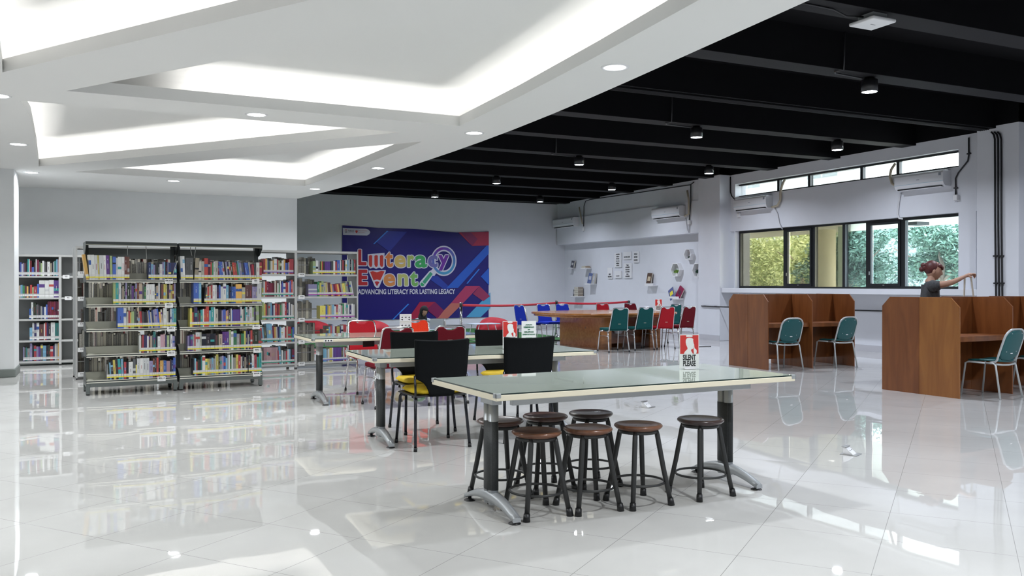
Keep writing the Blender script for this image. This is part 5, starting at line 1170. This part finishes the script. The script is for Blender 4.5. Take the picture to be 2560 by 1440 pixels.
p = atz(1723, 922, .751); table_sign('red and white SILENT PLEASE notice standing on the front glass table', p.x, p.y, .751, -.28, .140, .236, 'silent')
p = atz(1275, 872, .751); table_sign('red SILENT notice on the middle table partly hidden by a black chair', p.x, p.y, .751, -.10, .140, .250, 'silent')
p = atz(1322, 871, .751); table_sign('white notice with green bin picture on the middle table', p.x, p.y, .751, -.10, .140, .250, 'green')
p = atz(1014, 841, .751); table_sign('tall white paper stand with small black marks on the rear table', p.x, p.y, .751, -.10, .135, .250, 'sheet')
table_sign('small red silent notice far away on the oval wooden table', 11.35, 16.3, .747, -.3, .16, .26, 'silent')

# ================================================================= BARRIER, TURF, BEAN BAGS, FLOOR ITEMS
TURF = mat('artificial_turf', (.03,.13,.03), .95, noise=.35, nscale=90, bump=.6)
mb = MB().use(TURF); mb.box(3.7, 10.6, 18.35, 24.3, 0, .02); mb.use(BLKPL); mb.box(3.66, 10.64, 18.31, 18.35, 0, .018); tag(mb.build('turf_carpet'), 'green artificial turf carpet laid on the tiles before the banner', 'carpet')
BP = [(7.32, 18.13), (10.42, 19.4), (12.9, 19.9)]
pn = ['chrome barrier post before the banner holding the start of the red tape','chrome barrier post behind the blue chairs','chrome barrier post near the wall where the red tape ends']
for (x, y), lb in zip(BP, pn):
    r = thing('barrier_post', lb, 'barrier post', (x, y, .021 if x < 10.6 else 0), 0, 'chrome barrier posts'); 
    mb = MB().use(CHROME); mb.lathe([(0,0),(.17,0),(.17,.012),(.10,.03),(.035,.045),(.03,.06)], n=28); mb.build('base', parent=r)
    mb = MB().use(CHROME); mb.tube([(0,0,.05),(0,0,.82)], .030, 16); mb.build('pole', parent=r)
    mb = MB().use(BLKPL); mb.tube([(0,0,.82),(0,0,.90)], .034, 16); mb.use(CHROME); mb.tube([(0,0,.90),(0,0,.915)], .032, 16); mb.build('cassette', parent=r)
TAPE = mat('barrier_tape_red', (.50,.012,.03), .5)
for (a, b), lb in (((BP[0], BP[1]), 'red barrier tape stretched before the banner between two posts'), ((BP[1], BP[2]), 'red barrier tape stretched behind the oval table chairs')):
    A, B = Vector((*a, .875)), Vector((*b, .875)); d = (B-A).normalized(); A = A+d*.036; B = B-d*.036; mb = MB().use(TAPE); g = []
    for i in range(25):
        t = i/24; p = A.lerp(B, t); s_ = -.035*math.sin(PI*t)+(.03*math.sin(PI*t)*0); g.append([(p.x, p.y, p.z+s_-.026), (p.x, p.y, p.z+s_+.026)])
    mb.sheet(g); tag(mb.build('barrier_tape', solid=.002), lb, 'barrier tape', 'red barrier tapes')
BEAN = mat('bean_bag_red', (.42,.012,.025), .75, noise=.15, nscale=5)
def beanbag(lb, x, y, rz, sx, sy, sz, seed):
    q = random.Random(seed); mb = MB().use(BEAN); n, m = 40, 24; rings = []
    for i in range(m+1):
        th = PI*i/m; rw = []
        for k in range(n):
            ph = 2*PI*k/n; rr = 1+.05*math.sin(5*ph+seed)*math.sin(th)+.035*math.sin(9*ph+3*th*2+seed)*math.sin(th)+.02*math.sin(13*th+4*ph)*math.sin(th); z = math.cos(th)
            z = z if z > -.3 else -.3-(abs(z)-.3)*.12; rw.append(mb.v(sx*rr*math.sin(th)*math.cos(ph), sy*rr*math.sin(th)*math.sin(ph), (z*rr*(1-.22*math.cos(ph)*(z > 0)*math.sin(th)))*sz))
        rings.append(rw)
    for A, B in zip(rings, rings[1:]):
        for k in range(n): mb.face([A[k], B[k], B[(k+1)%n], A[(k+1)%n]], True)
    zmin = min(v_.co.z for v_ in mb.bm.verts); return tag(mb.build('bean_bag', loc=(x, y, .021-zmin), rz=rz, sub=1), lb, 'bean bag', 'red bean bags on the turf')
beanbag('red bean bag slumped on the turf beside the sideways blue chair', 9.25, 20.5, .3, .52, .46, .34, 1)
beanbag('red bean bag showing between the bright red and dark red chairs', 6.25, 21.6, .8, .58, .50, .30, 2)
beanbag('red bean bag glimpsed through the light bookcase before the banner', 4.9, 22.2, .1, .55, .5, .30, 3)
def laptop_table(lb, x, y, rz, w=.60, d=.40, h=.30):
    r = thing('folding_floor_table', lb, 'low table', (x, y, .021), rz, 'low folding tables on the turf'); mb = MB().use(mat('pale_blue_board', (.55,.62,.72), .4)); mb.box(-w/2,w/2,-d/2,d/2,h-.018,h); mb.build('tabletop', parent=r, bevel=.004)
    for sx in (-1, 1): mb = MB().use(HOSW); mb.tube([(sx*(w/2-.14),-d/2+.03,h-.02),(sx*(w/2-.04),-d/2+.02,.01),(sx*(w/2-.04),d/2-.02,.01),(sx*(w/2-.14),d/2-.03,h-.02)], .010, 8); mb.build('leg', parent=r)
    return r
laptop_table('low pale folding table standing empty on the turf before the big bean bag', 8.22, 18.95, .1, .70, .42, .40)
laptop_table('low pale folding table in front of the seated woman with the laptop', 6.98, 18.95, .05, .72)
r = thing('laptop', 'open laptop on the low table before the seated woman', 'laptop', (6.98, 18.98, .322), PI+.1); mb = MB().use(SILVER); mb.box(-.17,.17,-.12,.12,0,.015); mb.build('keyboard_base', parent=r)
mb = MB().use(SILVER); mb.box(-.17,.17,0,.008,0,.22); mb.build('screen', parent=r, loc=(0,.12,.015), tilt=(-.25,0,0))
r = thing('water_bottle', 'grey steel bottle beside the laptop of the seated woman', 'bottle', (7.22, 18.9, .322), 0); mb = MB().use(STEEL); mb.lathe([(0,0),(.034,0),(.035,.01),(.035,.17),(.022,.195)], n=18); mb.build('body', parent=r); mb = MB().use(GREYM); mb.lathe([(.022,.195),(.022,.225),(0,.228)], n=18); mb.build('cap', parent=r)
for (px, py), lb in (((2127,1136),'pop up floor socket with raised white lid nearest the camera'),((1618,1018),'pop up floor socket with raised white lid seen above the stools')):
    p = atz(px, py, 0); r = thing('floor_socket', lb, 'floor socket', (p.x, p.y, 0), .45, 'pop up floor sockets')
    mb = MB().use(STEEL); mb.box(-.065,.065,-.065,.065,0,.006); mb.build('plate', parent=r, bevel=.002)
    mb = MB().use(WHITE); a = [mb.v(-.042,-.03,.006), mb.v(.042,-.03,.006), mb.v(.042,.045,.006), mb.v(-.042,.045,.006)]; b = [mb.v(-.042,.03,.058), mb.v(.042,.03,.058), mb.v(.042,.045,.058), mb.v(-.042,.045,.058)]
    mb.face(a[::-1]); mb.face(b)
    for i in range(4): mb.face([a[i], a[(i+1)%4], b[(i+1)%4], b[i]])
    bo = mb.build('socket_block', parent=r)
    mb = MB().use(INK)
    for sx in (-.018, .018): mb.box(sx-.004, sx+.004, -.002, .0, -.003, .003, T(0, 0, .034) @ Matrix.Rotation(-.7, 4, 'X'))
    mb.build('outlet_holes', parent=bo)
    mb = MB().use(STEEL); mb.box(-.05,.05,.02,.055,.059,.064); mb.build('lid', parent=r)
r = thing('power_strip', 'thin black cable end lying on the tiles by the oval table', 'cable', (11.6, 15.2, 0)); mb = MB().use(BLKPL); mb.tube([(0,0,.006),(.15,.02,.006),(.35,0,.006)], .006, 6); mb.build('cable', parent=r)

# ================================================================= PEOPLE
SKIN = mat('skin_tan', (.42,.235,.16), .55); HAIRR = mat('hair_reddish', (.085,.016,.014), .5, noise=.3, nscale=60); BLOUSE = mat('blouse_charcoal', (.05,.052,.055), .85, noise=.5, nscale=160)
HIJ = mat('hijab_black', (.008,.008,.010), .8); SHIRT = mat('shirt_pale_grey', (.48,.52,.58), .8); TROU = mat('trousers_dark', (.02,.02,.03), .8); CANV = mat('tote_canvas', (.60,.55,.46), .85)
def skin_obj(name, chains, m_, parent, sub=2, root=0):
    vs, es, rs = [], [], []; idx = {}
    for ch in chains:
        prev = None
        for p, r_ in ch:
            key = tuple(round(c, 4) for c in p)
            if key not in idx: idx[key] = len(vs); vs.append(p); rs.append(r_)
            i = idx[key]
            if prev is not None and prev != i: es.append((prev, i))
            prev = i
    me = bpy.data.meshes.new(name); me.from_pydata(vs, es, []); me.materials.append(m_); o = bpy.data.objects.new(name, me); COL.objects.link(o); o.parent = parent
    sk = o.modifiers.new('skin', 'SKIN'); sk.use_smooth_shade = True
    if not me.skin_vertices: raise RuntimeError('no skin data')
    for i, r_ in enumerate(rs):
        rr = r_ if isinstance(r_, tuple) else (r_, r_); me.skin_vertices[0].data[i].radius = rr; me.skin_vertices[0].data[i].use_root = (i == root)
    sb = o.modifiers.new('sub', 'SUBSURF'); sb.levels = sub; sb.render_levels = sub
    dg = bpy.context.evaluated_depsgraph_get(); ev = bpy.data.meshes.new_from_object(o.evaluated_get(dg)); o.modifiers.clear(); o.data = ev
    if not ev.materials: ev.materials.append(m_)
    for p in ev.polygons: p.use_smooth = True
    return o
def head_into(mb, c, yaw, pitch, s, skin):
    R3 = Matrix.Rotation(yaw, 3, 'Z') @ Matrix.Rotation(pitch, 3, 'Y')      # local +X is the way the face looks
    c = Vector(c); mb.use(skin); n, m = 24, 18; rings = []
    for i in range(m+1):
        th = PI*i/m; row = []
        for k in range(n):
            ph = 2*PI*k/n; z = math.cos(th); q = math.sin(th); x = q*math.cos(ph); y = q*math.sin(ph)
            fx, fy, fz = .095*x, .073*y, .118*z
            if z < 0: fy *= 1-.38*(-z)**1.3; fx = fx*(1-.10*(-z)) + (.012*(-z) if x > 0 else .018*(-z)*1)
            if x > 0:
                nose = math.exp(-((y)/.16)**2-((z+.12)/.16)**2)*.024; brow = math.exp(-((z-.12)/.10)**2-(y/.6)**2)*.004; eye = -math.exp(-((abs(y)-.36)/.15)**2-((z+.0)/.10)**2)*.009; lip = math.exp(-(y/.25)**2-((z+.47)/.08)**2)*.008; chin = math.exp(-(y/.3)**2-((z+.80)/.15)**2)*.012
                fx += nose+brow+eye+lip+chin
            row.append(mb.v(c + R3 @ (Vector((fx, fy, fz))*s)))
        rings.append(row)
    for A, B in zip(rings, rings[1:]):
        for k in range(n): mb.face([A[k], B[k], B[(k+1)%n], A[(k+1)%n]], True)
    for sy in (-1, 1): mb.sphere(c + R3 @ (Vector((-.005, sy*.074, -.012))*s), .018*s, .008*s, .030*s, 10, 8, R3)
    return R3
# standing woman reaching out with a tote bag
D0 = 11.95
def P(px, py, dw=0): return EYE + ray(px, py)*(D0+dw)
base = P(2326, 720); r = thing('standing_person', 'person with reddish hair bun standing behind the near carrel, one arm stretched out', 'person', (base.x, base.y, 0)); B0 = Vector((base.x, base.y, 0))
def Q(px, py, dw=0): p = P(px, py, dw)-B0; return (p.x, p.y, p.z)
fw = math.atan2(RT.y, RT.x)
pel = Q(2326, 795); ch = [(pel, (.13,.10)), (Q(2325,765), (.095,.075)), (Q(2325,735), (.10,.075)), (Q(2326,715), (.09,.06)), (Q(2325,704), .05), (Q(2327,696), .046), (Q(2331,686), .050)]
arm = [(Q(2326,715), (.09,.06)), (Q(2331,713,-.14), .048), (Q(2354,712,-.20), .050), (Q(2380,706,-.24), .041), (Q(2400,697,-.24), .031), (Q(2412,691,-.24), .022), (Q(2420,687,-.24), .026), (Q(2427,686,-.24), .022)]
far = [(Q(2326,715), (.09,.06)), (Q(2326,714,.14), .048), (Q(2328,748,.17), .038), (Q(2350,770,.12), .028), (Q(2362,776,.10), .022)]
fing = []
for k, (dx, dy, dd) in enumerate(((16,-2,-.025),(17,1,-.008),(15,4,.010),(12,6,.025))):
    a = Q(2427,686,-.24); b_ = Q(2427+dx*.45, 686+dy*.4-1, -.24+dd); c_ = Q(2427+dx*.75, 687+dy, -.24+dd*1.1); d_ = Q(2427+dx*.72, 690+dy, -.24+dd); fing.append([(a, .022), (b_, .0095), (c_, .0088), (d_, .0078)])
fing.append([(Q(2420,687,-.24), .026), (Q(2424,692,-.27), .010), (Q(2431,693,-.28), .0085)])
legs = []
for sgn in (-1, 1): legs.append([(pel, (.13,.10)), (Q(2326,815,sgn*.09), .085), (Q(2330,868,sgn*.10), .055), (Q(2324,918,sgn*.10), .04), (Q(2326,928,sgn*.10), .035), (Q(2342,930,sgn*.10), .028)])
skin_obj('body', [ch, arm, far]+fing, SKIN, r)
skin_obj('trousers', [[(Q(2326,775), (.14,.11)), (pel, (.145,.115))]]+[[(pel, (.145,.115))]+l[1:] for l in legs], TROU, r, root=1)
skin_obj('blouse', [[(Q(2325,790), (.155,.125)), (Q(2325,765), (.128,.105)), (Q(2325,735), (.145,.112)), (Q(2325.5,716), (.142,.100)), (Q(2325,705), .062)], [(Q(2325.5,716), (.142,.100)), (Q(2331,714,-.145), .076), (Q(2342,714,-.185), .070), (Q(2350,713,-.198), .064)], [(Q(2325.5,716), (.142,.100)), (Q(2326,715,.14), .070), (Q(2327,726,.16), .056)]], BLOUSE, r, root=2)
mb = MB().use(BLOUSE); mb.sphere(Q(2332,715,-.145), .082, .080, .080, 18, 12); mb.tube([Q(2334,714.5,-.155), Q(2350,713,-.198)], [.074,.062], 16); mb.build('sleeve', parent=r)
mb = MB(); hc = Vector(Q(2333.5, 677)); R3 = head_into(mb, hc, fw-.25, .22, 1.10, SKIN); mb.build('head', parent=r)
mb = MB().use(HAIRR); mb.sphere(hc + R3 @ Vector((-.034, 0, .034)), .100, .090, .104, 20, 14, R3); mb.sphere(hc + R3 @ Vector((.040, 0, .074)), .058, .072, .044, 16, 10, R3)
for dx, dz, rr in ((-.140, .045, .036), (-.150, -.012, .036), (-.120, .015, .042)): mb.sphere(hc + R3 @ Vector((dx, -.01, dz)), rr, rr*.9, rr, 14, 10, R3)
for k in range(7): a = hc + R3 @ Vector((.078, -.055+.018*k, .085)); mb.tube([a, hc + R3 @ Vector((.098, -.053+.018*k, .058)), hc + R3 @ Vector((.103, -.053+.0175*k, .030))], [.016,.013,.005], 6)
mb.build('hair', parent=r)
hp = P(2419, 690, -.24); r = thing('tote_bag', 'cream canvas tote bag hanging by its straps from the hand of the standing person', 'bag', (hp.x, hp.y, hp.z-.62)); 
mb = MB().use(CANV); hx = RT
for (a, b_) in ((-7, -9), (8, 16)):
    p0 = P(2419+a, 690, -.24)-hp+Vector((0,0,.62)); p1 = P(2419+b_, 752, -.24)-hp+Vector((0,0,.62)); g = []
    for i in range(9): t = i/8; c = p0.lerp(p1, t); g.append([tuple(c-hx*.012), tuple(c+hx*.012)])
    mb.sheet(g)
p0 = P(2412, 690, -.24)-hp+Vector((0,0,.62)); p1 = P(2427, 690, -.24)-hp+Vector((0,0,.62)); mb.sheet([[tuple(p0.lerp(p1, t)+Vector((0,0,.02*math.sin(PI*t)))-UP*.0+Vector((-.02*FW.x,-.02*FW.y,0))), tuple(p0.lerp(p1, t)+Vector((0,0,.02*math.sin(PI*t)))+Vector((.02*FW.x,.02*FW.y,0)))] for t in (0,.25,.5,.75,1)])
mb.build('strap', parent=r, solid=.003)
mb = MB().use(CANV); g = []
for i in range(7):
    t = i/6; w_ = .17-.01*math.sin(PI*t); row_ = []
    for k in range(17):
        a = 2*PI*k/16; row_.append(tuple(hx*(w_*math.cos(a)+.03)+Vector((FW.x, FW.y, 0)).normalized()*(.035*math.sin(a)*(.4+.6*math.sin(PI*t*.9+.2)))+Vector((0,0,.28-.36*t))))
    g.append(row_)
mb.sheet(g); mb.build('pouch', parent=r, solid=.003)
# seated woman with a black headscarf bent over a laptop
r = thing('seated_person', 'person in black headscarf and pale grey shirt bent over a laptop before the banner', 'person', (6.92, 19.62, .012))
bd = [[((0,.05,.10), (.15,.12)), ((0,.05,.28), (.14,.10)), ((0,.0,.44), (.15,.10)), ((0,-.05,.53), (.10,.07)), ((0,-.09,.585), .045), ((0,-.13,.63), .045)]]
for sx in (-1, 1):
    bd.append([((0,.0,.44), (.15,.10)), ((sx*.17,-.05,.49), .05), ((sx*.23,-.20,.33), .042), ((sx*.13,-.42,.335), .030), ((sx*.10,-.50,.345), .024), ((sx*.09,-.55,.345), .016)])
    for f in range(4): bd.append([((sx*.09,-.55,.345), .016), ((sx*(.075+.012*f),-.60,.350), .0075), ((sx*(.075+.013*f),-.625,.338), .006)])
    bd.append([((sx*.10,-.50,.345), .024), ((sx*.065,-.545,.342), .008)])
skin_obj('body', bd, SHIRT, r)
lg = [[((0,.05,.10), (.17,.13)), ((0,.0,.10), (.16,.12))]]
for sx in (-1, 1): lg.append([((0,.0,.10), (.16,.12)), ((sx*.16,-.05,.10), .085), ((sx*.36,-.28,.09), .06), ((sx*.05,-.40-.06*sx,.06), .045), ((-sx*.10,-.40-.06*sx,.05), .035)])
skin_obj('trousers', lg, TROU, r, root=1)
mb = MB(); hc = Vector((0,-.165,.69)); R3 = head_into(mb, hc, -PI/2+.15, .62, .95, SKIN); mb.build('head', parent=r)
mb = MB().use(HIJ); 
n, m = 24, 16; rings = []
for i in range(m+1):
    th = PI*i/m; row_ = []
    for k in range(n):
        ph = 2*PI*k/n; z = math.cos(th); q = math.sin(th); x, y = q*math.cos(ph), q*math.sin(ph); f = 1.0
        v3 = Vector((.112*x-.018, .098*y, .135*z+.006))
        if x > .15 and abs(y) < .70 and -.85 < z < .55: v3.x = .030          # the opening for the face
        row_.append(mb.v(hc + R3 @ v3))
    rings.append(row_)
for A, B in zip(rings, rings[1:]):
    for k in range(n): mb.face([A[k], B[k], B[(k+1)%n], A[(k+1)%n]], True)
for i in range(1):
    mb.lathe([(.07,.66),(.095,.60),(.105,.55),(.115,.50),(.08,.45)], (0,-.05,0), 20)
mb.build('headscarf', parent=r)
